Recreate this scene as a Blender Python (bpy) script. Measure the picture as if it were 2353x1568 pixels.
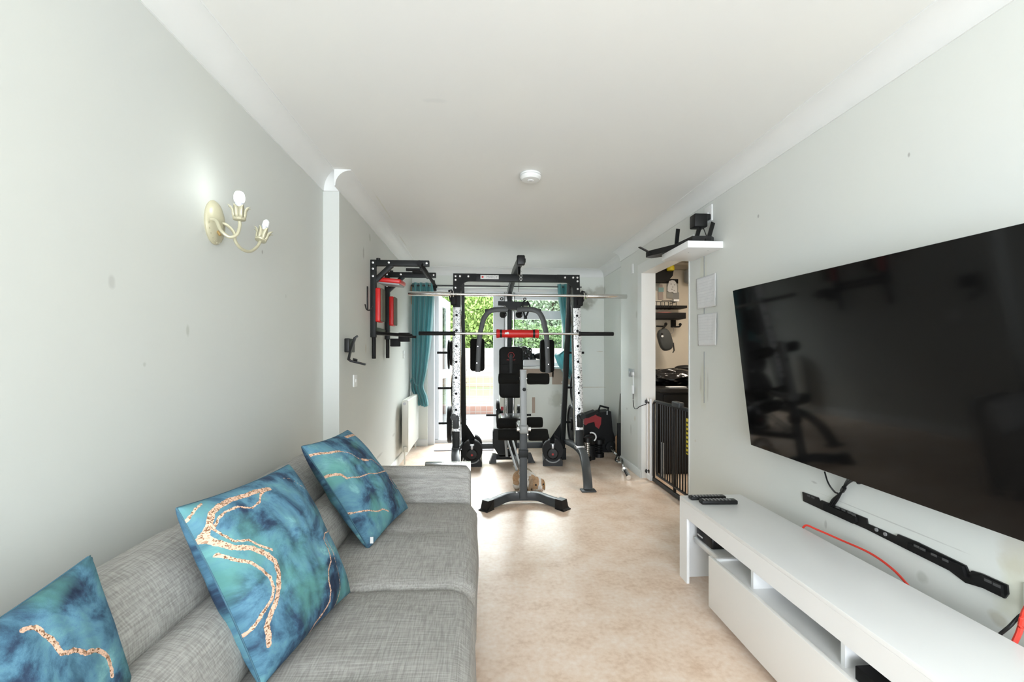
import bpy, bmesh, math, random
from mathutils import Vector, Matrix, Euler, noise
R = math.radians
SC = bpy.context.scene
for o in list(bpy.data.objects): bpy.data.objects.remove(o)
col = SC.collection

# ------------------------------------------------------------ camera, world, lights, exposure
F_PX = 1040.0
YAW = math.atan(71.5 / F_PX)
EYE = 1.2
cam = bpy.data.cameras.new('camera'); cam_o = bpy.data.objects.new('camera', cam); col.objects.link(cam_o)
cam.sensor_width = 36; cam.lens = F_PX / 2353 * 36; cam.shift_y = 31 / 2353; cam.clip_start = .02; cam.clip_end = 200
cam_o.location = (0, 0, EYE); cam_o.rotation_euler = (R(90), 0, -YAW)
SC.camera = cam_o
SC.view_settings.view_transform = 'Standard'; SC.view_settings.look = 'None'
SC.view_settings.exposure = 0.13; SC.view_settings.gamma = 1.0; SC.view_settings.use_curve_mapping = False

w = bpy.data.worlds.new('overcast_sky'); SC.world = w; w.use_nodes = True
bg = w.node_tree.nodes['Background']; bg.inputs[0].default_value = (.87, .955, 1.02, 1); bg.inputs[1].default_value = 5.0

def area(name, loc, rot, sx, sy, power, colr):
    l = bpy.data.lights.new(name, 'AREA'); l.shape = 'RECTANGLE'; l.size = sx; l.size_y = sy; l.energy = power; l.color = colr
    o = bpy.data.objects.new(name, l); col.objects.link(o); o.location = loc; o.rotation_euler = rot; return o
area('fill_light_behind_camera', (-.1, -2.45, .95), (R(110), 0, R(-24)), 1.7, 1.5, 124, (.905, .965, 1.055))  # unseen fill lamp added behind the camera to even out the room light
area('kitchen_lamp', (2.6, 4.4, 2.4), (0, 0, 0), .5, .5, 26, (1, .88, .74))

sl = bpy.data.lights.new('bright_overcast_sun', 'SUN'); sl.energy = 48; sl.angle = R(75); sl.color = (.925, .99, 1.0)
so_ = bpy.data.objects.new('bright_overcast_sun', sl); col.objects.link(so_); so_.rotation_euler = Vector((.05, -1, -.30)).to_track_quat('-Z', 'Y').to_euler()

def at(u, v, X=None, Y=None, Z=None):
    """point of the room seen at a photo pixel, on the plane X=, Y= or Z="""
    a = (u - 1176.5) / F_PX; b = (815.0 - v) / F_PX
    d = Vector((math.sin(YAW) + a * math.cos(YAW), math.cos(YAW) - a * math.sin(YAW), b))
    t = X / d.x if X is not None else Y / d.y if Y is not None else (Z - EYE) / d.z
    return Vector((d.x * t, d.y * t, EYE + d.z * t))

# ------------------------------------------------------------ materials
def nodes(m): return m.node_tree.nodes, m.node_tree.links
def mat(name, c, rough=.5, metal=0, bump=0, bscale=200, spec=.5, var=0, vscale=8, coat=0, emit=None, estr=0, trans=0, alpha=1):
    m = bpy.data.materials.new(name); m.use_nodes = True; N, L = nodes(m); b = N['Principled BSDF']
    b.inputs['Base Color'].default_value = (*c, 1); b.inputs['Roughness'].default_value = rough; b.inputs['Metallic'].default_value = metal
    b.inputs['Specular IOR Level'].default_value = spec; b.inputs['Coat Weight'].default_value = coat
    if trans: b.inputs['Transmission Weight'].default_value = trans
    if alpha < 1: b.inputs['Alpha'].default_value = alpha
    if emit: b.inputs['Emission Color'].default_value = (*emit, 1); b.inputs['Emission Strength'].default_value = estr
    if bump or var:
        tc = N.new('ShaderNodeTexCoord')
    if bump:
        n = N.new('ShaderNodeTexNoise'); n.inputs['Scale'].default_value = bscale; L.new(tc.outputs['Object'], n.inputs['Vector'])
        bp = N.new('ShaderNodeBump'); bp.inputs['Strength'].default_value = bump; bp.inputs['Distance'].default_value = .002
        L.new(n.outputs['Fac'], bp.inputs['Height']); L.new(bp.outputs['Normal'], b.inputs['Normal'])
    if var:
        n2 = N.new('ShaderNodeTexNoise'); n2.inputs['Scale'].default_value = vscale; n2.inputs['Detail'].default_value = 5; L.new(tc.outputs['Object'], n2.inputs['Vector'])
        mx = N.new('ShaderNodeMix'); mx.data_type = 'RGBA'; mx.inputs[6].default_value = (*[x * (1 - var) for x in c], 1); mx.inputs[7].default_value = (*[min(1, x * (1 + var)) for x in c], 1)
        L.new(n2.outputs['Fac'], mx.inputs[0]); L.new(mx.outputs[2], b.inputs['Base Color'])
    return m

def stain_mat(name, c, stains, rough=.55, warm=None):
    """wall paint with faint mottling; stains = [(centre, radii, colour, strength)] in room coordinates"""
    m = mat(name, c, rough, spec=.35); N, L = nodes(m); b = N['Principled BSDF']
    tc = N.new('ShaderNodeTexCoord')
    n = N.new('ShaderNodeTexNoise'); n.inputs['Scale'].default_value = 1.6; n.inputs['Detail'].default_value = 6; L.new(tc.outputs['Object'], n.inputs['Vector'])
    mx = N.new('ShaderNodeMix'); mx.data_type = 'RGBA'; mx.inputs[6].default_value = (*[x * .97 for x in c], 1)
    wc = warm or (min(1, c[0] * 1.03), min(1, c[1] * 1.02), c[2] * .97)
    mx.inputs[7].default_value = (*wc, 1); L.new(n.outputs['Fac'], mx.inputs[0]); cur = mx.outputs[2]
    wn = N.new('ShaderNodeTexNoise'); wn.inputs['Scale'].default_value = 14; wn.inputs['Detail'].default_value = 5; L.new(tc.outputs['Object'], wn.inputs['Vector'])
    for (p, r, sc, st) in stains:
        mp = N.new('ShaderNodeMapping'); mp.vector_type = 'TEXTURE'; mp.inputs['Location'].default_value = p; mp.inputs['Scale'].default_value = r
        L.new(tc.outputs['Object'], mp.inputs['Vector'])
        ln = N.new('ShaderNodeVectorMath'); ln.operation = 'LENGTH'; L.new(mp.outputs[0], ln.inputs[0])
        ad = N.new('ShaderNodeMath'); ad.operation = 'MULTIPLY_ADD'; ad.inputs[1].default_value = 1.5; L.new(wn.outputs['Fac'], ad.inputs[0]); L.new(ln.outputs['Value'], ad.inputs[2])
        mr = N.new('ShaderNodeMapRange'); mr.inputs['From Min'].default_value = 1.95; mr.inputs['From Max'].default_value = 1.35; mr.inputs['To Max'].default_value = st * .75
        L.new(ad.outputs[0], mr.inputs['Value'])
        k = N.new('ShaderNodeMix'); k.data_type = 'RGBA'; L.new(mr.outputs[0], k.inputs[0]); L.new(cur, k.inputs[6]); k.inputs[7].default_value = (*sc, 1); cur = k.outputs[2]
    L.new(cur, b.inputs['Base Color'])
    bn = N.new('ShaderNodeTexNoise'); bn.inputs['Scale'].default_value = 30; L.new(tc.outputs['Object'], bn.inputs['Vector'])
    bp = N.new('ShaderNodeBump'); bp.inputs['Strength'].default_value = .12; bp.inputs['Distance'].default_value = .004; L.new(bn.outputs['Fac'], bp.inputs['Height']); L.new(bp.outputs[0], b.inputs['Normal'])
    return m

GREY_ST = (.42, .44, .38); YEL = (.66, .66, .50); TAN = (.50, .43, .30); DRK = (.12, .11, .09)
M = {}
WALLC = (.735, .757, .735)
M['wall_l'] = stain_mat('wall_paint_left_dimmed', (.665, .685, .665), [((-1, 1.30, 1.40), (.1, .012, .02), DRK, .25), ((-1, 1.42, 1.17), (.1, .008, .008), GREY_ST, .6), ((-1, 1.62, 1.28), (.1, .01, .02), GREY_ST, .7),  # same paint as the right wall, colour darkened to offset stronger light
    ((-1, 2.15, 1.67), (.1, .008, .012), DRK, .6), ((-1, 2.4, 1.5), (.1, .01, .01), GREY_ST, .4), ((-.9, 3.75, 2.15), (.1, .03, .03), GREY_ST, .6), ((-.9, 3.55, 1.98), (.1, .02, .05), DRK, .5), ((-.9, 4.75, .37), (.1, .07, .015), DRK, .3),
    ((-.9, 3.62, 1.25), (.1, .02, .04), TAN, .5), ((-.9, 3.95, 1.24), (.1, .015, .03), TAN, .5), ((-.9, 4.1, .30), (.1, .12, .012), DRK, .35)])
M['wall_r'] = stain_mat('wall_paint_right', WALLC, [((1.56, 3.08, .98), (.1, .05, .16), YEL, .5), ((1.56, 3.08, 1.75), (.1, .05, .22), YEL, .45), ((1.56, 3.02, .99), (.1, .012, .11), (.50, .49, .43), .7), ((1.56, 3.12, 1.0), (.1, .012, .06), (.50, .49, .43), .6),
    ((1.56, 1.27, .70), (.1, .03, .012), TAN, .4), ((1.56, 1.22, .50), (.1, .05, .12), YEL, .7), ((1.56, 1.26, .40), (.1, .03, .02), (.45, .42, .3), .6), ((1.56, 1.22, .62), (.1, .05, .08), TAN, .4), ((1.56, 2.02, .60), (.1, .02, .006), DRK, .4), ((1.56, 1.5, .41), (.1, .02, .02), GREY_ST, .6),
    ((1.56, 1.95, .43), (.1, .008, .02), DRK, .4), ((1.56, 1.66, .56), (.1, .32, .0025), DRK, .35), ((1.56, 4.45, 1.6), (.1, .02, .04), GREY_ST, .6), ((1.56, 4.5, .55), (.1, .02, .03), TAN, .5), ((1.56, 4.75, .62), (.1, .015, .015), DRK, .5),
    ((1.56, 4.62, .42), (.1, .02, .05), GREY_ST, .6), ((1.56, 4.4, 1.33), (.1, .012, .02), DRK, .5), ((1.56, 2.45, 1.98), (.1, .008, .01), DRK, .6), ((1.56, 1.55, 1.93), (.1, .006, .01), DRK, .6), ((1.56, 3.2, .57), (.1, .012, .01), TAN, .4)])
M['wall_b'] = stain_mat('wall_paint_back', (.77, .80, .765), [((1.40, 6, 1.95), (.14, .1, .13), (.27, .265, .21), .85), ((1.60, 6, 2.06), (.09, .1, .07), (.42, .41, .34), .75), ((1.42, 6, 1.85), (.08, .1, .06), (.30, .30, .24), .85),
    ((1.5, 6, .76), (.22, .1, .005), TAN, .8), ((1.60, 6, 1.24), (.05, .1, .005), TAN, .7), ((1.01, 6, .6), (.09, .1, .11), (.52, .54, .46), .85), ((1.27, 6, .95), (.06, .1, .10), (.55, .56, .5), .7), ((.62, 6, .73), (.006, .1, .006), DRK, .9)])
M['ceil'] = stain_mat('ceiling_paint', (.82, .825, .815), [((-.75, 3.55, 2.34), (.006, .3, .1), YEL, .5), ((-.78, 4.6, 2.34), (.006, .2, .1), TAN, .4), ((-.2, 2.05, 2.34), (.05, .02, .1), (.7, .71, .69), .5), ((-.6, 1.35, 2.34), (.008, .008, .1), DRK, .4)])
M['trim'] = mat('white_gloss_trim', (.80, .82, .80), .4, var=.02)
M['cornice'] = mat('cornice_plaster', (.80, .81, .79), .55, var=.02)
M['white'] = mat('white_plastic', (.82, .83, .82), .35)
M['upvc'] = mat('white_upvc', (.76, .78, .80), .3)
M['unit'] = mat('white_melamine', (.88, .885, .875), .28, spec=.5)
M['unit_front'] = mat('white_gloss_front', (.88, .87, .84), .16, spec=.6)
M['cream'] = mat('cream_enamel', (.74, .74, .68), .3)
M['black'] = mat('black_plastic', (.008, .008, .008), .4, spec=.35)
M['blackm'] = mat('matt_black', (.007, .007, .007), .6, spec=.25)
M['rubber'] = mat('black_rubber', (.008, .008, .008), .55, spec=.25, bump=.2, bscale=90)
M['foam'] = mat('black_foam', (.007, .007, .006), .85, bump=.3, bscale=300, spec=.12)
M['vinyl'] = mat('black_vinyl', (.006, .006, .005), .5, bump=.15, bscale=60, spec=.12)
M['vinyl_g'] = mat('glossy_black_vinyl', (.012, .012, .012), .22, spec=.6)
M['steel'] = mat('charcoal_powder_coat', (.014, .0155, .015), .45, bump=.1, bscale=400, spec=.22)
M['steel_l'] = mat('grey_powder_coat', (.050, .055, .058), .42, spec=.35)
M['arm_grey'] = mat('mid_grey_coat', (.060, .063, .061), .42, spec=.35)
M['arm'] = mat('pale_grey_coat', (.25, .26, .255), .4)
M['chrome'] = mat('chrome', (.72, .72, .70), .16, 1)
M['bolt'] = mat('bright_bolt', (.85, .85, .84), .25, .6)
M['red'] = mat('red_vinyl', (.62, .012, .010), .4, var=.15, vscale=6)
M['red_dark'] = mat('dark_red_plastic', (.30, .008, .012), .4)
M['redp'] = mat('red_print', (.42, .02, .02), .5)
M['wprint'] = mat('white_print', (.75, .75, .73), .4)
M['dkslot'] = mat('slot_grey', (.07, .07, .07), .4)
M['dkprint'] = mat('grey_print', (.25, .25, .25), .4)
M['rod'] = mat('dark_rod', (.02, .02, .02), .35)
M['paper'] = mat('paper', (.80, .81, .82), .6, var=.03, vscale=60)
M['tv'] = mat('tv_glass', (.004, .004, .004), .07, spec=.32)
M['redcable'] = mat('red_cable', (.75, .05, .03), .4)
M['wood'] = mat('bare_wood', (.36, .22, .12), .6, var=.25, vscale=20)
M['beige'] = mat('kitchen_paint', (.72, .66, .56), .6, var=.03)
M['soffit'] = mat('kitchen_soffit', (.42, .38, .31), .6)
M['yellow'] = mat('yellow_plastic', (.75, .62, .02), .4)
M['grey_fab'] = mat('dark_grey_fabric', (.055, .06, .06), .7, bump=.3, bscale=300)
M['bag'] = mat('black_polythene', (.010, .010, .011), .15, bump=.9, bscale=35)
M['pink'] = mat('pink_plastic', (.70, .28, .24), .3)
M['gold'] = mat('cream_gold_metal', (.50, .47, .33), .35, .15, var=.08, vscale=30)
M['bulb_on'] = mat('lit_bulb', (1, 1, 1), .3, emit=(.93, 1, .97), estr=8)
M['bulb_off'] = mat('bulb_glass', (.86, .87, .87), .2)
M['bulbcap'] = mat('bulb_cap', (.66, .67, .72), .35, .2)
M['mat'] = mat('lavender_mat', (.52, .51, .58), .9, bump=.5, bscale=250)
M['plaster'] = mat('bare_plaster', (.46, .37, .30), .8, var=.1)
M['backpad'] = mat('olive_backing', (.12, .11, .08), .7)
M['brass'] = mat('brass', (.45, .30, .12), .4, .6)
M['greyp2'] = mat('dull_grey_board', (.22, .225, .20), .7)
M['greyp'] = mat('grey_plastic', (.30, .31, .31), .4)
M['smoke'] = mat('smoke_white', (.84, .85, .83), .4)
M['gatewhite'] = mat('gate_white', (.78, .79, .80), .35)
M['silver'] = mat('silver_plastic', (.5, .5, .52), .3, .5)

def glass_mat():
    m = bpy.data.materials.new('clear_glass'); m.use_nodes = True; N, L = nodes(m); N.remove(N['Principled BSDF'])
    t = N.new('ShaderNodeBsdfTransparent'); t.inputs[0].default_value = (.97, .985, .975, 1); g = N.new('ShaderNodeBsdfGlossy'); g.inputs['Roughness'].default_value = .02
    f = N.new('ShaderNodeFresnel'); f.inputs[0].default_value = 1.35; x = N.new('ShaderNodeMixShader')
    L.new(f.outputs[0], x.inputs[0]); L.new(t.outputs[0], x.inputs[1]); L.new(g.outputs[0], x.inputs[2]); L.new(x.outputs[0], N['Material Output'].inputs[0]); return m
M['glass'] = glass_mat()

def floor_mat():
    m = mat('cork_effect_vinyl', (.6, .45, .33), .36, spec=.45); N, L = nodes(m); b = N['Principled BSDF']; tc = N.new('ShaderNodeTexCoord')
    n1 = N.new('ShaderNodeTexNoise'); n1.inputs['Scale'].default_value = 5; n1.inputs['Detail'].default_value = 8; n1.inputs['Roughness'].default_value = .62
    n2 = N.new('ShaderNodeTexNoise'); n2.inputs['Scale'].default_value = 45; n2.inputs['Detail'].default_value = 5
    mp = N.new('ShaderNodeMapping'); mp.inputs['Scale'].default_value = (1, 1.0, 1); L.new(tc.outputs['Object'], mp.inputs[0])
    L.new(mp.outputs[0], n1.inputs['Vector']); L.new(mp.outputs[0], n2.inputs['Vector'])
    ad = N.new('ShaderNodeMath'); ad.operation = 'MULTIPLY_ADD'; ad.inputs[1].default_value = .55; L.new(n2.outputs['Fac'], ad.inputs[0]); L.new(n1.outputs['Fac'], ad.inputs[2])
    cr = N.new('ShaderNodeValToRGB'); e = cr.color_ramp.elements; e[0].position = .55; e[0].color = (.66, .475, .34, 1); e[1].position = 1.0; e[1].color = (.87, .745, .64, 1)
    e2 = e.new(.76); e2.color = (.79, .62, .485, 1)
    L.new(ad.outputs[0], cr.inputs[0]); L.new(cr.outputs[0], b.inputs['Base Color'])
    bp = N.new('ShaderNodeBump'); bp.inputs['Strength'].default_value = .08; bp.inputs['Distance'].default_value = .002; L.new(n2.outputs['Fac'], bp.inputs['Height']); L.new(bp.outputs[0], b.inputs['Normal'])
    return m
M['floor'] = floor_mat()

def sofa_mat():
    m = mat('grey_woven_fabric', (.3, .3, .3), .85, spec=.2); N, L = nodes(m); b = N['Principled BSDF']; tc = N.new('ShaderNodeTexCoord')
    outs = []
    for s in ((260, 14, 260), (14, 260, 60)):
        mp = N.new('ShaderNodeMapping'); mp.inputs['Scale'].default_value = s; L.new(tc.outputs['Object'], mp.inputs[0])
        n = N.new('ShaderNodeTexNoise'); n.inputs['Scale'].default_value = 1; n.inputs['Detail'].default_value = 3; L.new(mp.outputs[0], n.inputs['Vector']); outs.append(n.outputs['Fac'])
    a = N.new('ShaderNodeMath'); a.operation = 'ADD'; L.new(outs[0], a.inputs[0]); L.new(outs[1], a.inputs[1])
    cr = N.new('ShaderNodeValToRGB'); e = cr.color_ramp.elements; e[0].position = .72; e[0].color = (.26, .25, .235, 1); e[1].position = 1.25; e[1].color = (.43, .42, .395, 1)
    md = N.new('ShaderNodeMath'); md.operation = 'MULTIPLY'; md.inputs[1].default_value = 1.0; L.new(a.outputs[0], md.inputs[0])
    e[0].position = .36 * 2; e[1].position = 1.0; mr = N.new('ShaderNodeMapRange'); mr.inputs['From Min'].default_value = .75; mr.inputs['From Max'].default_value = 1.27
    L.new(md.outputs[0], mr.inputs[0]); e[0].position = 0; e[1].position = 1
    L.new(mr.outputs[0], cr.inputs[0]); L.new(cr.outputs[0], b.inputs['Base Color'])
    bp = N.new('ShaderNodeBump'); bp.inputs['Strength'].default_value = .25; bp.inputs['Distance'].default_value = .001; L.new(a.outputs[0], bp.inputs['Height']); L.new(bp.outputs[0], b.inputs['Normal'])
    return m
M['sofa'] = sofa_mat()

def cushion_mat(name, seed):
    m = mat(name, (.1, .2, .3), .72, spec=.25); N, L = nodes(m); b = N['Principled BSDF']
    at_ = N.new('ShaderNodeAttribute'); at_.attribute_name = 'print_uv'; va = N.new('ShaderNodeAttribute'); va.attribute_name = 'vein'
    mp = N.new('ShaderNodeMapping'); mp.inputs['Location'].default_value = (seed, seed * .7, seed * .3); L.new(at_.outputs['Vector'], mp.inputs[0])
    n = N.new('ShaderNodeTexNoise'); n.inputs['Scale'].default_value = 2.6; n.inputs['Detail'].default_value = 7; n.inputs['Roughness'].default_value = .55; n.inputs['Distortion'].default_value = .5; L.new(mp.outputs[0], n.inputs['Vector'])
    cr = N.new('ShaderNodeValToRGB'); e = cr.color_ramp.elements
    e[0].position = .33; e[0].color = (.016, .026, .055, 1); e[1].position = .68; e[1].color = (.22, .45, .48, 1)
    for p, c in ((.41, (.028, .055, .10, 1)), (.47, (.055, .13, .20, 1)), (.53, (.095, .22, .31, 1)), (.60, (.125, .28, .33, 1))):
        q = e.new(p); q.color = c
    n.inputs['Scale'].default_value = 3.2; n.inputs['Detail'].default_value = 12; n.inputs['Roughness'].default_value = .66
    L.new(n.outputs['Fac'], cr.inputs[0])
    n3 = N.new('ShaderNodeTexNoise'); n3.inputs['Scale'].default_value = 3.4; n3.inputs['Detail'].default_value = 6; mp3 = N.new('ShaderNodeMapping'); mp3.inputs['Location'].default_value = (seed + 5, 3, 1); L.new(at_.outputs['Vector'], mp3.inputs[0]); L.new(mp3.outputs[0], n3.inputs['Vector'])
    mr3 = N.new('ShaderNodeMapRange'); mr3.inputs['From Min'].default_value = .5; mr3.inputs['From Max'].default_value = .68; mr3.inputs['To Max'].default_value = .75; L.new(n3.outputs['Fac'], mr3.inputs[0])
    mt = N.new('ShaderNodeMix'); mt.data_type = 'RGBA'; mt.inputs[7].default_value = (.11, .30, .265, 1); L.new(mr3.outputs[0], mt.inputs[0]); L.new(cr.outputs[0], mt.inputs[6])
    # glittering copper veins where the vein attribute is positive
    n2 = N.new('ShaderNodeTexVoronoi'); n2.inputs['Scale'].default_value = 150; L.new(at_.outputs['Vector'], n2.inputs['Vector'])
    c2 = N.new('ShaderNodeValToRGB'); c2.color_ramp.elements[0].color = (.20, .10, .05, 1); c2.color_ramp.elements[0].position = .1; c2.color_ramp.elements[1].color = (.72, .47, .34, 1); c2.color_ramp.elements[1].position = .5
    sp = N.new('ShaderNodeSeparateColor'); L.new(n2.outputs['Color'], sp.inputs[0]); L.new(sp.outputs[0], c2.inputs[0])
    wn = N.new('ShaderNodeTexNoise'); wn.inputs['Scale'].default_value = 45; L.new(at_.outputs['Vector'], wn.inputs['Vector'])
    ma = N.new('ShaderNodeMath'); ma.operation = 'MULTIPLY_ADD'; ma.inputs[1].default_value = .013; L.new(wn.outputs['Fac'], ma.inputs[0]); L.new(va.outputs['Fac'], ma.inputs[2])
    mr = N.new('ShaderNodeMapRange'); mr.inputs['From Min'].default_value = .0065; mr.inputs['From Max'].default_value = .008; L.new(ma.outputs[0], mr.inputs[0])
    mx = N.new('ShaderNodeMix'); mx.data_type = 'RGBA'; L.new(mr.outputs[0], mx.inputs[0]); L.new(mt.outputs[2], mx.inputs[6]); L.new(c2.outputs[0], mx.inputs[7]); L.new(mx.outputs[2], b.inputs['Base Color'])
    fb = N.new('ShaderNodeTexNoise'); fb.inputs['Scale'].default_value = 280; L.new(at_.outputs['Vector'], fb.inputs['Vector'])
    bp = N.new('ShaderNodeBump'); bp.inputs['Strength'].default_value = .3; bp.inputs['Distance'].default_value = .001; L.new(fb.outputs['Fac'], bp.inputs['Height']); L.new(bp.outputs[0], b.inputs['Normal'])
    return m

def plate_mat():
    m = mat('diamond_plate', (.72, .73, .73), .34, .45); N, L = nodes(m); b = N['Principled BSDF']; tc = N.new('ShaderNodeTexCoord')
    def wav(rot, off):
        mp = N.new('ShaderNodeMapping'); mp.inputs['Rotation'].default_value = (0, rot, 0); L.new(tc.outputs['Object'], mp.inputs[0])
        m2 = N.new('ShaderNodeMapping'); m2.inputs['Scale'].default_value = (95, 1, 32); m2.inputs['Location'].default_value = (off, 0, off); L.new(mp.outputs[0], m2.inputs[0])
        v = N.new('ShaderNodeTexVoronoi'); v.voronoi_dimensions = '3D'; v.inputs['Scale'].default_value = 1; v.inputs['Randomness'].default_value = .6; L.new(m2.outputs[0], v.inputs['Vector'])
        r = N.new('ShaderNodeMapRange'); r.inputs['From Min'].default_value = .32; r.inputs['From Max'].default_value = .24; L.new(v.outputs['Distance'], r.inputs[0]); return r.outputs[0]
    a, c = wav(R(45), .3), wav(R(-45), 7.7)
    s = N.new('ShaderNodeMath'); s.operation = 'MAXIMUM'; L.new(a, s.inputs[0]); L.new(c, s.inputs[1])
    bp = N.new('ShaderNodeBump'); bp.inputs['Strength'].default_value = .8; bp.inputs['Distance'].default_value = .003; L.new(s.outputs[0], bp.inputs['Height']); L.new(bp.outputs[0], b.inputs['Normal'])
    mx = N.new('ShaderNodeMix'); mx.data_type = 'RGBA'; mx.inputs[6].default_value = (.80, .81, .81, 1); mx.inputs[7].default_value = (.22, .23, .23, 1); L.new(s.outputs[0], mx.inputs[0]); L.new(mx.outputs[2], b.inputs['Base Color'])
    return m
M['plate'] = plate_mat()

def curtain_mat():
    m = mat('teal_satin', (.10, .36, .38), .38, spec=.5); b = m.node_tree.nodes['Principled BSDF']; b.inputs['Sheen Weight'].default_value = .5; N, L = nodes(m)
    t = N.new('ShaderNodeBsdfTranslucent'); t.inputs[0].default_value = (.30, .62, .66, 1); x = N.new('ShaderNodeMixShader'); x.inputs[0].default_value = .35
    L.new(b.outputs[0], x.inputs[1]); L.new(t.outputs[0], x.inputs[2]); L.new(x.outputs[0], N['Material Output'].inputs[0]); return m
M['curtain'] = curtain_mat()

def fence_mat():
    m = mat('pale_fence_wood', (.42, .37, .335), .8, var=.08, vscale=3); return m
M['fence'] = fence_mat()
M['grass'] = mat('lawn_grass', (.19, .22, .115), .9, var=.35, vscale=3)
M['earth'] = mat('orange_earth', (.30, .22, .15), .9, var=.25, vscale=2)
M['paving'] = mat('patio_slabs', (.22, .215, .205), .8, var=.08, vscale=2)
M['net'] = mat('white_wire', (.45, .46, .42), .5)
M['leaf_a'] = mat('bright_leaves', (.36, .50, .15), .5, var=.3, vscale=1.5)
M['leaf_b'] = mat('mid_leaves', (.24, .36, .15), .5, var=.35, vscale=1.5)
M['leaf_c'] = mat('grey_green_leaves', (.38, .48, .32), .5, var=.25, vscale=1.5)
M['bark'] = mat('bark', (.12, .09, .06), .9)

def brick_mat():
    m = mat('red_brick', (.5, .2, .15), .8); N, L = nodes(m); b = N['Principled BSDF']; tc = N.new('ShaderNodeTexCoord')
    mp = N.new('ShaderNodeMapping'); mp.inputs['Rotation'].default_value = (R(90), 0, 0); L.new(tc.outputs['Object'], mp.inputs[0])
    br = N.new('ShaderNodeTexBrick'); br.offset = 0; br.inputs['Scale'].default_value = 1; br.inputs['Brick Width'].default_value = .115; br.inputs['Row Height'].default_value = .3; br.inputs['Mortar Size'].default_value = .006
    br.inputs['Color1'].default_value = (.24, .13, .10, 1); br.inputs['Color2'].default_value = (.28, .18, .145, 1); br.inputs['Mortar'].default_value = (.25, .23, .21, 1)
    L.new(mp.outputs[0], br.inputs['Vector']); L.new(br.outputs[0], b.inputs['Base Color']); return m
M['brick'] = brick_mat()

def rabbit_mat():
    m = mat('rabbit_fur', (.8, .76, .7), .9, spec=.1); N, L = nodes(m); b = N['Principled BSDF']; a = N.new('ShaderNodeAttribute'); a.attribute_name = 'Col'
    tc = N.new('ShaderNodeTexCoord'); n = N.new('ShaderNodeTexNoise'); n.inputs['Scale'].default_value = 260; n.inputs['Detail'].default_value = 3; L.new(tc.outputs['Object'], n.inputs['Vector'])
    hs = N.new('ShaderNodeMix'); hs.data_type = 'RGBA'; hs.blend_type = 'MULTIPLY'; hs.inputs[0].default_value = .35; L.new(a.outputs['Color'], hs.inputs[6]); L.new(n.outputs['Fac'], hs.inputs[7])
    L.new(hs.outputs[2], b.inputs['Base Color'])
    bp = N.new('ShaderNodeBump'); bp.inputs['Strength'].default_value = .8; bp.inputs['Distance'].default_value = .004; L.new(n.outputs['Fac'], bp.inputs['Height']); L.new(bp.outputs[0], b.inputs['Normal'])
    return m
M['fur'] = rabbit_mat()

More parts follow.
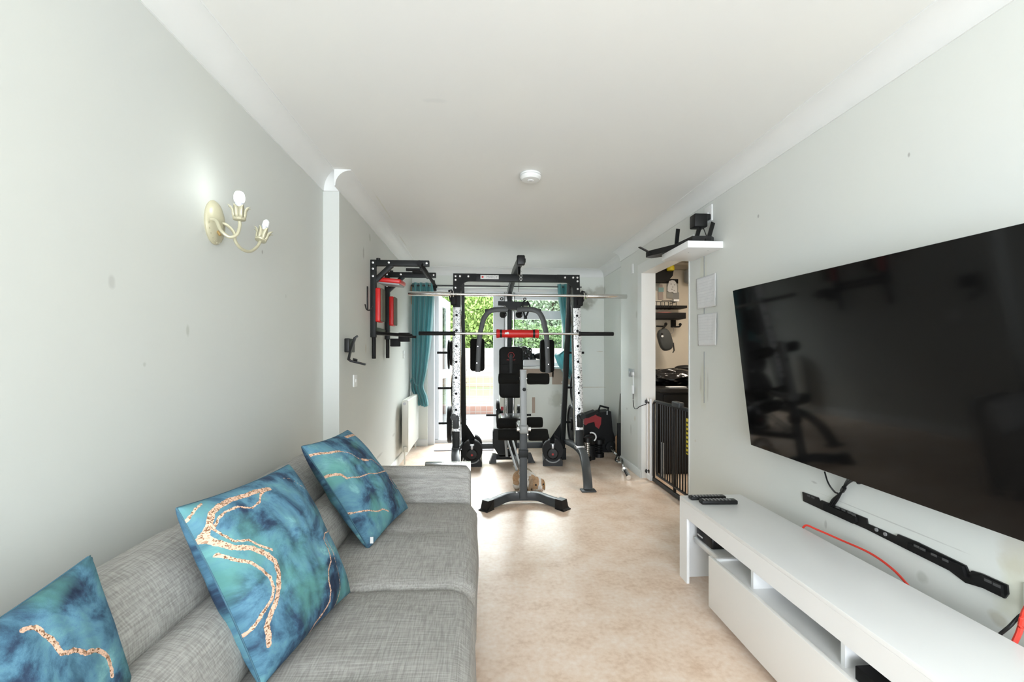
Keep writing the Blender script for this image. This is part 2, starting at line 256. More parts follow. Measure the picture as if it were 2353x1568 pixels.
# ------------------------------------------------------------ mesh builders
V = Vector
def frame(t, up):
    t = t.normalized(); up = V(up)
    if abs(t.dot(up)) > .98: up = V((0, 1, 0)) if abs(t.y) < .9 else V((1, 0, 0))
    s = t.cross(up).normalized(); u = s.cross(t).normalized(); return s, u
def circ(r, n=14, ry=None): ry = ry or r; return [(r * math.cos(2 * math.pi * i / n), ry * math.sin(2 * math.pi * i / n)) for i in range(n)]
def rect(w, h, c=0.0):
    a, b = w / 2, h / 2
    if not c: return [(a, -b), (a, b), (-a, b), (-a, -b)]
    out = []
    for (x, y, a0) in ((a - c, -b + c, -90), (a - c, b - c, 0), (-a + c, b - c, 90), (-a + c, -b + c, 180)):
        for k in (0, 45, 90): out.append((x + c * math.cos(R(a0 + k)), y + c * math.sin(R(a0 + k))))
    return out
class MB:
    def __init__(s): s.bm = bmesh.new()
    def poly(s, vs, faces):
        b = [s.bm.verts.new(v) for v in vs]
        for f in faces:
            try: s.bm.faces.new([b[i] for i in f])
            except ValueError: pass
        return b
    def box(s, x0, x1, y0, y1, z0, z1, bev=0, m=None):
        b = bmesh.new(); bmesh.ops.create_cube(b, size=1)
        for v in b.verts: v.co = V(((x0 + x1) / 2 + v.co.x * abs(x1 - x0), (y0 + y1) / 2 + v.co.y * abs(y1 - y0), (z0 + z1) / 2 + v.co.z * abs(z1 - z0)))
        if bev: bmesh.ops.bevel(b, geom=list(b.edges), offset=bev, segments=3, affect='EDGES', profile=.5)
        if m: bmesh.ops.transform(b, matrix=m, verts=list(b.verts))
        s.merge(b); return s
    def merge(s, b):
        me = bpy.data.meshes.new('tmp'); b.to_mesh(me); b.free(); s.bm.from_mesh(me); bpy.data.meshes.remove(me)
    def sweep(s, pts, prof, up=(0, 0, 1), closed=False, cap=True, scale=None):
        pts = [V(p) for p in pts]; n = len(pts); rings = []
        for i, p in enumerate(pts):
            if closed: t = pts[(i + 1) % n] - pts[i - 1]
            else: t = pts[min(i + 1, n - 1)] - pts[max(i - 1, 0)]
            a, b = frame(t, up); k = scale[i] if scale else 1
            if 0 < i < n - 1 or closed:   # mitre
                d1 = (pts[i] - pts[i - 1]).normalized(); c = max(.5, abs(d1.dot(t.normalized())))
            rings.append([s.bm.verts.new(p + a * q[0] * k + b * q[1] * k) for q in prof])
        m = len(prof)
        for i in range(n if closed else n - 1):
            r0, r1 = rings[i], rings[(i + 1) % n]
            for j in range(m): s.bm.faces.new((r0[j], r0[(j + 1) % m], r1[(j + 1) % m], r1[j]))
        if cap and not closed:
            s.bm.faces.new(list(reversed(rings[0]))); s.bm.faces.new(rings[-1])
        return s
    def tube(s, pts, r, n=12, **k): return s.sweep(pts, circ(r, n), **k)
    def beam(s, p, q, w, h, up=(0, 0, 1), c=.004): return s.sweep([p, q], rect(w, h, c), up)
    def lathe(s, prof, o=(0, 0, 0), ax=(0, 0, 1), n=24):
        o = V(o); ax = V(ax).normalized(); a, b = frame(ax, (0, 0, 1) if abs(ax.z) < .9 else (0, 1, 0)); rings = []
        for (r, h) in prof: rings.append([s.bm.verts.new(o + ax * h + (a * math.cos(2 * math.pi * i / n) + b * math.sin(2 * math.pi * i / n)) * max(r, 1e-4)) for i in range(n)])
        for i in range(len(rings) - 1):
            for j in range(n): s.bm.faces.new((rings[i][j], rings[i][(j + 1) % n], rings[i + 1][(j + 1) % n], rings[i + 1][j]))
        s.bm.faces.new(list(reversed(rings[0]))); s.bm.faces.new(rings[-1]); return s
    def cyl(s, p, q, r, n=20, bev=0):
        p, q = V(p), V(q); L = (q - p).length
        pr = [(r, 0), (r, L)] if not bev else [(r - bev, 0), (r - bev * .3, bev * .3), (r, bev), (r, L - bev), (r - bev * .3, L - bev * .3), (r - bev, L)]
        return s.lathe(pr, p, q - p, n)
    def prism(s, pts, d):
        """closed outline of 3D points pushed along vector d"""
        d = V(d); a = [s.bm.verts.new(V(p)) for p in pts]; b = [s.bm.verts.new(V(p) + d) for p in pts]; n = len(pts)
        s.bm.faces.new(a); s.bm.faces.new(list(reversed(b)))
        for i in range(n): s.bm.faces.new((a[i], b[i], b[(i + 1) % n], a[(i + 1) % n]))
        return s
    def ball(s, c, r, u=20, v=12, m=None):
        b = bmesh.new(); bmesh.ops.create_uvsphere(b, u_segments=u, v_segments=v, radius=1)
        r = (r, r, r) if isinstance(r, (int, float)) else r
        for w_ in b.verts: w_.co = V((w_.co.x * r[0], w_.co.y * r[1], w_.co.z * r[2]))
        if m: bmesh.ops.transform(b, matrix=m, verts=list(b.verts))
        bmesh.ops.translate(b, vec=V(c), verts=list(b.verts)); s.merge(b); return s
    def build(s, name, mat_, parent=None, smooth=30, local=False):
        bmesh.ops.recalc_face_normals(s.bm, faces=list(s.bm.faces))
        me = bpy.data.meshes.new(name); s.bm.to_mesh(me); s.bm.free(); me.materials.append(M[mat_] if isinstance(mat_, str) else mat_)
        me.polygons.foreach_set('use_smooth', [True] * len(me.polygons))
        if smooth: me.set_sharp_from_angle(angle=R(smooth))
        o = bpy.data.objects.new(name, me); col.objects.link(o)
        if parent is not None:
            o.parent = parent
            if not local and parent.type == 'EMPTY': o.location = -parent.location
        return o
def tag(o, label, cat, group=None, kind=None):
    if label: o['label'] = label
    if cat: o['category'] = cat
    if group: o['group'] = group
    if kind: o['kind'] = kind
    return o
def thing(name, label, cat, loc=(0, 0, 0), group=None):
    o = bpy.data.objects.new(name, None); o.empty_display_size = .1; col.objects.link(o); o.location = loc; return tag(o, label, cat, group)
def struct(o): o['kind'] = 'structure'; return o
def copy_tree(o, parent=None):
    c = o.copy(); col.objects.link(c); c.parent = parent
    for ch in o.children: copy_tree(ch, c)
    return c
def text(s, name, mat_, size, m, parent, depth=.0006, bold=0):
    cu = bpy.data.curves.new(name, 'FONT'); cu.body = s; cu.size = size; cu.extrude = depth; cu.align_x = 'CENTER'; cu.align_y = 'CENTER'; cu.offset = bold
    t = bpy.data.objects.new('tmp', cu); col.objects.link(t); bpy.context.view_layer.update()
    me = bpy.data.meshes.new_from_object(t); bpy.data.objects.remove(t); me.transform(m); me.name = name; me.materials.clear(); me.materials.append(M[mat_])
    o = bpy.data.objects.new(name, me); col.objects.link(o); o.parent = parent
    if parent.type == 'EMPTY': o.location = -parent.location
    return o
FACING = Matrix(((1, 0, 0, 0), (0, 0, -1, 0), (0, 1, 0, 0), (0, 0, 0, 1)))    # text facing the camera side (-Y)
def arc(c, r, a0, a1, n, ux, uz):
    c, ux, uz = V(c), V(ux), V(uz); return [c + ux * r * math.cos(R(a0 + (a1 - a0) * i / n)) + uz * r * math.sin(R(a0 + (a1 - a0) * i / n)) for i in range(n + 1)]
def smooth_path(pts, k=6):
    pts = [V(p) for p in pts]; out = []
    for i in range(len(pts) - 1):
        p0 = pts[max(i - 1, 0)]; p1 = pts[i]; p2 = pts[i + 1]; p3 = pts[min(i + 2, len(pts) - 1)]
        for j in range(k):
            t = j / k; out.append(.5 * ((2 * p1) + (p2 - p0) * t + (2 * p0 - 5 * p1 + 4 * p2 - p3) * t * t + (3 * p1 - p0 - 3 * p2 + p3) * t ** 3))
    out.append(pts[-1]); return out

def slab(x0, x1, z0, z1, y0, y1, rad, name, mt, parent, bev=.014):
    """padded board facing the room, with rounded outline and soft edges"""
    b = bmesh.new(); pts = []
    for cx, cz, a0 in ((x1 - rad, z1 - rad, 0), (x0 + rad, z1 - rad, 90), (x0 + rad, z0 + rad, 180), (x1 - rad, z0 + rad, 270)):
        for k in range(0, 91, 15): pts.append((cx + rad * math.cos(R(a0 + k)), cz + rad * math.sin(R(a0 + k))))
    rings = []
    for (yy, ins) in ((y0, bev), (y0 + bev * .3, bev * .3), (y0 + bev, 0), (y1 - bev, 0), (y1 - bev * .3, bev * .3), (y1, bev)):
        cx, cz = (x0 + x1) / 2, (z0 + z1) / 2; kx, kz = 1 - ins * 2 / (x1 - x0), 1 - ins * 2 / (z1 - z0); rings.append([b.verts.new((cx + (p[0] - cx) * kx, yy, cz + (p[1] - cz) * kz)) for p in pts])
    n = len(pts)
    for i in range(5):
        for j in range(n): b.faces.new((rings[i][j], rings[i][(j + 1) % n], rings[i + 1][(j + 1) % n], rings[i + 1][j]))
    b.faces.new(rings[0]); b.faces.new(rings[-1]); m = MB(); m.merge(b); return m.build(name, mt, parent, 40)

# ============================================================ THE ROOM
CEIL = 2.34; XL, XLF, XR, XRF = -1.0, -.90, 1.56, 1.655; YP = 2.95; YJ = 4.96; YB = 6.0; YO = 6.3; YF = -2.7
struct(MB().box(-1.3, 1.85, YF - .2, YO, -.1, 0).build('floor', 'floor'))
struct(MB().box(-1.3, 1.85, YF - .2, YO, CEIL, CEIL + .1).build('ceiling', 'ceil'))
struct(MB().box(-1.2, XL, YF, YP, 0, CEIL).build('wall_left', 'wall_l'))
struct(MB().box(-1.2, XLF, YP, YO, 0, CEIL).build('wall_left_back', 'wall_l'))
DY0, DY1, DZ = 3.30, 4.30, 1.995
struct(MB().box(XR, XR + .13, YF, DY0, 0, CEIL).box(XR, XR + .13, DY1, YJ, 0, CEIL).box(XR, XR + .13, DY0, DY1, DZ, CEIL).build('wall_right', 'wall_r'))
struct(MB().box(XRF, XRF + .1, YJ, YO, 0, CEIL).box(XR + .12, XRF + .05, YJ - .06, YJ, 0, CEIL).build('wall_right_back', 'wall_b'))
# back wall round the garden door and window
OX0, OX1, OZ, SILL = -.70, 1.19, 2.105, 1.03; MX0, MX1 = .17, .33
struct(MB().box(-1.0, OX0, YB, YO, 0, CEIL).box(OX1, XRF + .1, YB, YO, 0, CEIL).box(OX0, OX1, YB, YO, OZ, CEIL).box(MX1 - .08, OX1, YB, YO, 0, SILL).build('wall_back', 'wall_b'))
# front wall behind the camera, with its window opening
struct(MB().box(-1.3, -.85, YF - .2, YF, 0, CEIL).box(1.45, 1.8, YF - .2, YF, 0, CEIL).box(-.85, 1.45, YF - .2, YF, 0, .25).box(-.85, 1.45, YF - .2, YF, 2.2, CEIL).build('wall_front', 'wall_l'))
# kitchen shell
struct(MB().box(1.75, 3.6, 2.6, 6.1, -.1, -.001).build('floor_kitchen', 'floor'))
struct(MB().box(XR + .13, 3.6, 2.4, 6.1, 2.45, 2.55).build('ceiling_kitchen', 'beige'))
struct(MB().box(XRF + .1, 3.6, 6.0, 6.1, 0, 2.45).build('wall_kitchen_back', 'beige'))
struct(MB().box(3.5, 3.6, 2.5, 6.0, 0, 2.45).build('wall_kitchen_side', 'beige'))
struct(MB().box(XR + .13, 3.6, 2.4, 2.5, 0, 2.45).build('wall_kitchen_front', 'beige'))
struct(MB().box(XR + .131, XR + .135, YJ, 6.0, 0, 2.45).box(XR + .131, XR + .135, 2.5, DY0, 0, 2.45).build('wall_kitchen_partition', 'beige'))
struct(MB().box(1.76, 3.5, 5.95, 6.0, 2.35, 2.40).build('trim_7', 'soffit'))
# plaster cove cornice
def cove(x, y, sx, sy, n=8):   # profile in (offset from wall, z)
    return [(.0, 2.238), (.007, 2.238)] + [(.10 - .093 * math.cos(R(90 * i / n)) , CEIL - .005 - .092 * (1 - math.sin(R(90 * i / n)))) for i in range(n + 1)] + [(.10, CEIL - .001), (.105, CEIL), (0, CEIL)]
PR = cove(0, 0, 1, 1)
def cove_run(axis, side, wall, a, b, name):
    m = MB(); pts = []
    for q in (a, b):
        pts.append([V((wall + side * p[0], q, p[1])) if axis == 'y' else V((q, wall + side * p[0], p[1])) for p in PR])
    vs = pts[0] + pts[1]; n = len(PR); fs = [tuple(range(n)), tuple(range(2 * n - 1, n - 1, -1))] + [(i, (i + 1) % n, (i + 1) % n + n, i + n) for i in range(n)]
    m.poly(vs, fs); return struct(m.build(name, 'cornice'))
cove_run('y', 1, XL, YF, YP, 'trim_1'); cove_run('y', 1, XLF, YP - .1, YB, 'trim_2')
cove_run('y', -1, XR, YF, YJ, 'trim_3'); cove_run('y', -1, XRF, YJ - .02, YB, 'trim_4')
cove_run('x', -1, YB, XLF, XRF, 'trim_5'); cove_run('x', -1, YP, XL, XLF + .0, 'trim_6')
# skirting
def skirt(pts, name, h=.10, t=.016):
    m = MB(); m.sweep(pts, [(t / 2, 0), (t / 2, h - .012), (t / 2 - .006, h), (-t / 2, h), (-t / 2, 0)]); return struct(m.build(name, 'trim'))
skirt([(XLF + .008, YP, 0), (XLF + .008, YB, 0)], 'baseboard_left', .09)
skirt([(XLF, YB - .008, 0), (OX0, YB - .008, 0)], 'baseboard_back', .09)
skirt([(XR - .008, YJ, 0), (XR - .008, DY1, 0)], 'baseboard_right', .07)
# doorway lining of the kitchen opening
struct(MB().box(XR - .004, XR + .134, DY1 - .004, DY1 + .012, 0, DZ).box(XR - .004, XR + .134, DY0 - .012, DY0 + .004, 0, DZ).box(XR - .004, XR + .134, DY0, DY1, DZ - .006, DZ + .01).build('trim_8', 'trim'))
# flat painted strip above and beside the kitchen opening
struct(MB().box(XR - .006, XR, DY1, DY1 + .10, .0, DZ + .09).box(XR - .006, XR, 3.22, DY1, DZ, DZ + .09).build('trim_9', 'trim'))

# garden door frame, mullion, window
fy0, fy1 = 6.20, 6.27
f = MB(); f.box(OX0, -.62, fy0 - .14, fy1, 0, OZ); f.box(-.62, -.57, fy0, fy1, .05, 2.0); f.box(OX0, OX1, fy0, fy1, 2.0, OZ); f.box(MX0, MX1, fy0, fy1, 0, 2.0)
f.box(-.62, MX0, fy0 - .02, fy1 + .03, 0, .045)
struct(f.build('door_1', 'upvc'))
wf = thing('window_1', None, None, (0, fy0, 0)); struct(wf)
g = MB(); g.box(MX1, MX1 + .06, fy0, fy1, SILL, 2.0).box(OX1 - .06, OX1, fy0, fy1, SILL, 2.0).box(MX1, OX1, fy0, fy1, SILL, SILL + .06).box(MX1, OX1, fy0 - .012, fy1, 1.685, 1.80).box(MX1, OX1, fy0, fy1, 1.955, 2.0)
g.build('window_frame', 'upvc', wf)
MB().box(MX1 + .05, OX1 - .05, fy0 + .03, fy0 + .038, SILL + .05, 1.69).build('pane', 'glass', wf); MB().box(MX1 + .05, OX1 - .05, fy0 + .03, fy0 + .038, 1.79, 1.96).build('pane', 'glass', wf)
struct(MB().box(MX1, OX1 + .02, YB - .05, fy0, SILL - .02, SILL + .01, .006).build('trim_10', 'trim'))
# white pelmet track under the lintel
struct(MB().box(-.72, 1.2, 5.985, 6.0, 2.035, 2.075, .004).build('trim_11', 'white'))
struct(MB().box(.95, 1.19, 5.994, 6.0, .80, SILL - .02).box(.52, .97, 5.994, 6.0, .90, SILL - .02).build('trim_12', 'plaster'))
struct(MB().box(.68, .72, 5.992, 6.0, .42, .63).build('trim_13', 'plaster'))
# open outward door leaf
a, b_ = V((-.575, 6.30, 0)), V((-.50, 7.02, 0)); dr = thing('garden_door', 'white half glazed garden door standing open onto the patio', 'door', a)
dd = (b_ - a).normalized(); nn = V((dd.y, -dd.x, 0)) * .028; LW = (b_ - a).length
def leaf(m, s0, s1, z0, z1, th=1.0):
    p = [a + dd * s0 - nn * th, a + dd * s1 - nn * th, a + dd * s1 + nn * th, a + dd * s0 + nn * th]; m.prism([q + V((0, 0, z0)) for q in p], (0, 0, z1 - z0))
m = MB(); leaf(m, 0, .10, .05, 2.0); leaf(m, LW - .10, LW, .05, 2.0); leaf(m, .1, LW - .1, 1.89, 2.0); leaf(m, .1, LW - .1, .05, .17); leaf(m, .1, LW - .1, .86, .98); m.build('door_frame', 'upvc', dr)
m = MB(); leaf(m, .1, LW - .1, .17, .86, .2); m.build('lower_pane', 'glass', dr); m = MB(); leaf(m, .1, LW - .1, .98, 1.89, .2); m.build('upper_pane', 'glass', dr)
m = MB(); leaf(m, LW - .07, LW - .04, .98, 1.16, 1.5); m.build('handle', 'white', dr)

# ============================================================ THE GARDEN
o = struct(MB().box(-6, 8, YO, 9.55, -.2, -.05).build('patio', 'paving'))
m = MB()
for k in range(12): m.box(-5 + k * .95 + (.0), -4.988 + k * .95, YO, 9.5, -.0505, -.048)
for k in range(4): m.box(-6, 8, 6.95 + k * .7, 6.962 + k * .7, -.0505, -.0478)
struct(m.build('patio_joints', 'greyp'))
tag(MB().box(-6, 8, 9.5, 9.75, -.05, .12, .008).build('brick_edging', 'brick'), 'low red brick edging wall at the end of the patio', 'wall')
struct(MB().poly([(-6, 9.75, .1), (8, 9.75, .1), (8, 13.0, .36), (-6, 13.0, .36)], [(0, 1, 2, 3)]) and (lambda q: (q.poly([(-6, 9.75, .1), (8, 9.75, .1), (8, 13.0, .36), (-6, 13.0, .36)], [(0, 1, 2, 3)]), q)[1])(MB()).build('lawn', 'grass'))
q = MB(); q.poly([(-6, 12.4, .33), (8, 12.4, .33), (8, 14.2, .55), (-6, 14.2, .55), (-6, 12.4, .0), (8, 12.4, 0), (8, 14.2, 0), (-6, 14.2, 0)], [(0, 1, 2, 3), (0, 4, 5, 1), (1, 5, 6, 2), (2, 6, 7, 3), (3, 7, 4, 0)])
struct(q.build('earth_bank', 'earth'))
struct(MB().box(-10, 12, 14.15, 21, -.1, .30).build('ground_bank', 'grass'))
fn = thing('wire_fence', 'white wire mesh fence along the lawn behind the brick edging', 'fence', (0, 10, .1))
for k in range(4): MB().tube([(-2.2 + k * 1.6, 10.0, .1), (-2.2 + k * 1.6, 10.0, .75)], .012, 8).build('post', 'net', fn)
q = MB()
for k in range(34): q.tube([(-2.2 + k * .15, 10.0, .12), (-2.2 + k * .15, 10.0, .72)], .0045, 5)
for k in range(5): q.tube([(-2.2, 10.0, .14 + k * .14), (2.8, 10.0, .14 + k * .14)], .0045, 5)
q.build('mesh_panel', 'net', fn)
fe = thing('garden_fence', 'pale wooden panel fence at the far end of the garden', 'fence', (0, 14, .4))
for k in range(6):
    x0 = -5 + k * 2.0; q = MB()
    for j in range(9): q.box(x0 + .05, x0 + 1.93, 14.0 + .012 * (j % 2), 14.02 + .012 * (j % 2), .42 + j * .108, .535 + j * .108)
    q.build('fence_panel', 'fence', fe); MB().box(x0 - .05, x0 + .05, 13.97, 14.07, .3, 1.47).build('post', 'fence', fe)
def tree(name, label, c, r, n, leaf_m, seed, size=.075, trunk=True, group='trees beyond the garden fence'):
    rnd = random.Random(seed); c = V(c); t = thing(name, label, 'tree', (c.x, c.y, .3), group)
    lobes = [(c, V(r))] + [(c + V((rnd.uniform(-1, 1) * r[0], rnd.uniform(-.6, .3) * r[1], rnd.uniform(-.9, .9) * r[2])), V(r) * rnd.uniform(.3, .55)) for _ in range(9)]
    q = MB(); q.tube([(c.x, c.y, .29), (c.x + .1, c.y, c.z * .6), (c.x, c.y, c.z + r[2] * .5)], .12, 8)
    for k in range(7):
        e = c + V((rnd.uniform(-.8, .8) * r[0], rnd.uniform(-.6, .6) * r[1], rnd.uniform(-.2, .8) * r[2])); q.tube([(c.x, c.y, c.z * .5), (c.x + (e.x - c.x) * .5, c.y + (e.y - c.y) * .5, (c.z * .5 + e.z) * .55), e], .035, 6)
    q.build('trunk', 'bark', t)
    vs, fs = [], []
    for i in range(n):
        lc, lr = rnd.choice(lobes); u_ = V((rnd.gauss(0, 1), rnd.gauss(0, 1), rnd.gauss(0, 1))).normalized() * (rnd.random() ** .35)
        p = lc + V((u_.x * lr.x, u_.y * lr.y, u_.z * lr.z))
        if p.z < .3: continue
        a1 = V((rnd.gauss(0, 1), rnd.gauss(0, 1), rnd.gauss(0, 1))).normalized(); a2 = a1.cross(V((rnd.gauss(0, 1), rnd.gauss(0, 1), rnd.gauss(0, 1)))).normalized(); s_ = size * rnd.uniform(.6, 1.3); k = len(vs)
        vs += [p - a1 * s_, p + a2 * s_ * .45, p + a1 * s_, p - a2 * s_ * .45]; fs.append((k, k + 1, k + 2, k + 3))
    me = bpy.data.meshes.new('crown'); me.from_pydata([tuple(v) for v in vs], [], fs); me.materials.append(M[leaf_m]); o = bpy.data.objects.new('crown', me); col.objects.link(o); o.parent = t; o.location = -t.location; return t
tree('leafy_tree', 'bright yellow green leafy tree behind the fence, seen through the open door', (-.6, 15.6, 2.9), (1.5, 1.1, 2.2), 30000, 'leaf_a', 1)
tree('leafy_tree', 'darker leafy tree between the bright tree and the window side', (.75, 16.8, 2.6), (1.2, 1.0, 2.2), 20000, 'leaf_b', 2)
tree('leafy_tree', 'pale grey green tree filling the view through the window', (2.6, 16.4, 2.9), (1.9, 1.1, 2.4), 32000, 'leaf_c', 3)
tree('leafy_tree', 'green tree at the far left behind the open door leaf', (-3.0, 16.2, 2.6), (1.3, 1.0, 2.4), 14000, 'leaf_a', 4)
tree('shrub', 'low dark shrub behind the fence below the window', (1.7, 15.4, 1.5), (1.4, .5, .7), 9000, 'leaf_b', 5, .06)
bk = MB(); bk.box(-9, 11, 19.5, 20.5, 0, 6.5); tag(bk.build('hedge', 'leaf_c'), 'tall pale hedge closing off the garden behind the trees', 'hedge')

# ============================================================ SMOKE ALARM, SWITCHES, SOCKETS
sm = thing('smoke_alarm', 'round white smoke alarm on the ceiling', 'smoke alarm', (.312, 2.84, CEIL))
MB().lathe([(.062, 0), (.066, -.004), (.066, -.012), (.060, -.014)], (.312, 2.84, CEIL)).build('base', 'smoke', sm)
MB().lathe([(.060, -.013), (.067, -.017), (.067, -.028), (.056, -.040), (.03, -.043)], (.312, 2.84, CEIL), n=36).build('cover', 'smoke', sm)
MB().lathe([(.020, -.042), (.020, -.046), (.017, -.047)], (.312, 2.84, CEIL)).build('test_button', 'white', sm)
q = MB(); [q.box(.304 + i * .006, .307 + i * .006, 2.834, 2.838, CEIL - .048, CEIL - .0468) for i in range(3)]; q.build('button_mark', 'dkprint', sm)
def wallplate(name, label, cat, x, side, y, z, w, h, rockers=1, mt='white', group=None):
    t = thing(name, label, cat, (x, y, z), group); s_ = side
    MB().box(min(x, x + s_ * .009), max(x, x + s_ * .009), y - w / 2, y + w / 2, z - h / 2, z + h / 2, .003).build('face_plate', mt, t)
    for k in range(rockers):
        yy = y + (k - (rockers - 1) / 2) * w * .42; MB().box(min(x + s_ * .008, x + s_ * .013), max(x + s_ * .008, x + s_ * .013), yy - .008, yy + .008, z - .012, z + .012, .002).build('rocker', mt, t)
    return t
wallplate('light_switch', 'white light switch on the left wall below the tablet holder', 'light switch', XLF, 1, 3.30, 1.013, .088, .088)
wallplate('light_switch', 'white light switch beside the teal curtain at the end of the left wall', 'light switch', XLF, 1, 5.35, 1.20, .088, .088)
so = wallplate('wall_socket', 'silver double socket on the right wall beside the kitchen opening', 'socket', XR, -1, 4.60, 1.01, .146, .086, 2, 'silver')
wallplate('fused_switch', 'white wall switch plate above the router shelf', 'switch', XR, -1, 3.00, 2.16, .10, .11, 1)
wallplate('wall_socket', 'white socket plate low on the right wall at the end of the mounting rail', 'socket', XR, -1, 1.135, .475, .12, .14, 1)
# dangling adaptor with black cable to the gate
pa = thing('power_adaptor', 'white inline power adaptor hanging below the silver socket', 'power adaptor', (1.55, 4.53, .83))
MB().box(1.532, 1.551, 4.49, 4.53, .985, 1.02, .004).build('plug', 'white', pa); MB().tube([(1.545, 4.51, .98), (1.547, 4.51, .88)], .006, 8).build('white_cable', 'white', pa)
MB().box(1.532, 1.553, 4.495, 4.53, .80, .885, .005).build('adaptor_body', 'white', pa)
MB().tube(smooth_path([(1.545, 4.51, .80), (1.543, 4.50, .72), (1.54, 4.46, .66), (1.54, 4.38, .665), (1.54, 4.30, .695), (1.60, 4.28, .72)]), .004, 6).build('black_cable', 'black', pa)
tag(MB().box(XR - .012, XR, 4.53, 4.59, 2.03, 2.13, .004).build('wall_sensor', 'white'), 'small white rectangular box high on the right wall near the cornice', 'sensor')

# ============================================================ WALL LIGHT
S0 = at(490, 512, X=XL)
sc = thing('wall_light', 'cream and gold two arm wall light with leaf cups, upper bulb lit', 'wall light', S0)
m = MB(); m.lathe([(.070, 0), (.072, .006), (.066, .014), (.05, .022), (.028, .030), (.012, .034)], (0, 0, 0), (1, 0, 0), 32)
for i in range(11):
    a_ = R(-170 + i * 16); m.tube([(.02, math.cos(a_) * .026, math.sin(a_) * .026), (.010, math.cos(a_) * .066, math.sin(a_) * .066)], .0055, 6, up=(1, 0, 0))
for v in m.bm.verts: v.co = V((v.co.x + XL, v.co.y * .82 + S0.y, v.co.z * 1.15 + S0.z))
m.build('back_plate', 'gold', sc)
def sconce_arm(px, Xc, bulb_px, lit, tilt):
    pts = [at(u, v, X=x) for (u, v, x) in px]; MB().tube(smooth_path(pts, 8), .0058, 10, up=(0, 1, 0)).build('arm', 'gold', sc)
    e = pts[-1]; ax = V(tilt).normalized(); K = 1.0
    q = MB(); q.lathe([(.008, 0), (.020, .003), (.022, .008), (.020, .014), (.012, .018), (.013, .050), (.012, .052)], e, ax, 20); cup = q.build('candle_cup', 'gold', sc)
    q = MB(); s1, s2 = frame(ax, (0, 1, 0))
    for i in range(8):
        a_ = 2 * math.pi * i / 8; d = s1 * math.cos(a_) + s2 * math.sin(a_); t_ = ax.cross(d)
        st = [(.018, .006, .006), (.021, .022, .009), (.022, .036, .009), (.028, .047, .006), (.036, .052, .0012)]; L_, R_, C_ = [], [], []
        for (r, h, w_) in st: c_ = e + ax * h + d * r; L_.append(q.bm.verts.new(c_ - t_ * w_)); R_.append(q.bm.verts.new(c_ + t_ * w_)); C_.append(q.bm.verts.new(c_ + d * .003))
        for k in range(4): q.bm.faces.new((L_[k], C_[k], C_[k + 1], L_[k + 1])); q.bm.faces.new((C_[k], R_[k], R_[k + 1], C_[k + 1]))
    lv = q.build('leaf_petals', 'gold', cup); md = lv.modifiers.new('s', 'SOLIDIFY'); md.thickness = .001
    MB().lathe([(.0125, .050), (.0135, .054), (.0135, .066), (.012, .068)], e, ax).build('bulb_cap', 'bulbcap', sc)
    h0 = .066
    if lit: MB().lathe([(.010, h0), (.0165, h0 + .006), (.018, h0 + .015), (.017, h0 + .030), (.012, h0 + .039), (.004, h0 + .042)], e, ax).build('lit_bulb', 'bulb_on', sc)
    else: MB().lathe([(.010, h0), (.0125, h0 + .004), (.013, h0 + .016), (.012, h0 + .028), (.007, h0 + .035), (.002, h0 + .036)], e, ax).build('unlit_bulb', 'bulb_off', sc)
sconce_arm([(484, 504, -.975), (497, 508, -.955), (508, 530, -.93), (528, 545, -.905), (545, 538, -.885), (551, 518, -.88), (550, 508, -.88)], 0, 0, True, (0, 0, 1))
sconce_arm([(505, 512, -.975), (522, 518, -.955), (538, 535, -.93), (541, 555, -.92), (556, 573, -.91), (575, 578, -.90), (590, 568, -.895), (598, 555, -.89)], 0, 0, False, (.12, .35, 1))
MB().tube([at(500, 532, X=-.975), at(506, 541, X=-.965)], .005, 8).build('pull_knob', 'brass', sc)
pl = bpy.data.lights.new('wall_light_bulb_glow', 'POINT'); pl.energy = .28; pl.color = (.92, 1, .96); pl.shadow_soft_size = .02
po = bpy.data.objects.new('wall_light_bulb_glow', pl); col.objects.link(po); e_ = at(550, 508, X=-.88); po.location = e_ + V((.0, -.0, .12))

# ============================================================ SOFA
sf = thing('sofa', 'grey woven fabric three seat sofa with low rolled back along the left wall', 'sofa', (-.5, 1.1, 0))
def loft(profile_fn, y0, y1, n, name, bulge=.02, ends=True):
    """profile_fn(t) -> [(x,z)...]; runs along Y; rounds off at both ends"""
    m = MB(); rings = []; N_ = n
    for i in range(N_ + 1):
        t = i / N_; y = y0 + (y1 - y0) * t; e = min(t, 1 - t) * (y1 - y0); k = 1 - max(0, 1 - e / .06) ** 2 * .14
        pr = profile_fn(t, y); cx = sum(p[0] for p in pr) / len(pr); cz = sum(p[1] for p in pr) / len(pr)
        rings.append([m.bm.verts.new((cx + (p[0] - cx) * k, y, cz + (p[1] - cz) * k)) for p in pr])
    c = len(rings[0])
    for i in range(N_):
        for j in range(c): m.bm.faces.new((rings[i][j], rings[i][(j + 1) % c], rings[i + 1][(j + 1) % c], rings[i + 1][j]))
    m.bm.faces.new(list(reversed(rings[0]))); m.bm.faces.new(rings[-1]); o = m.build(name, 'sofa', sf, smooth=70); return o
def nz(x, y, s): return noise.noise(V((x * s, y * s, 1.7)))
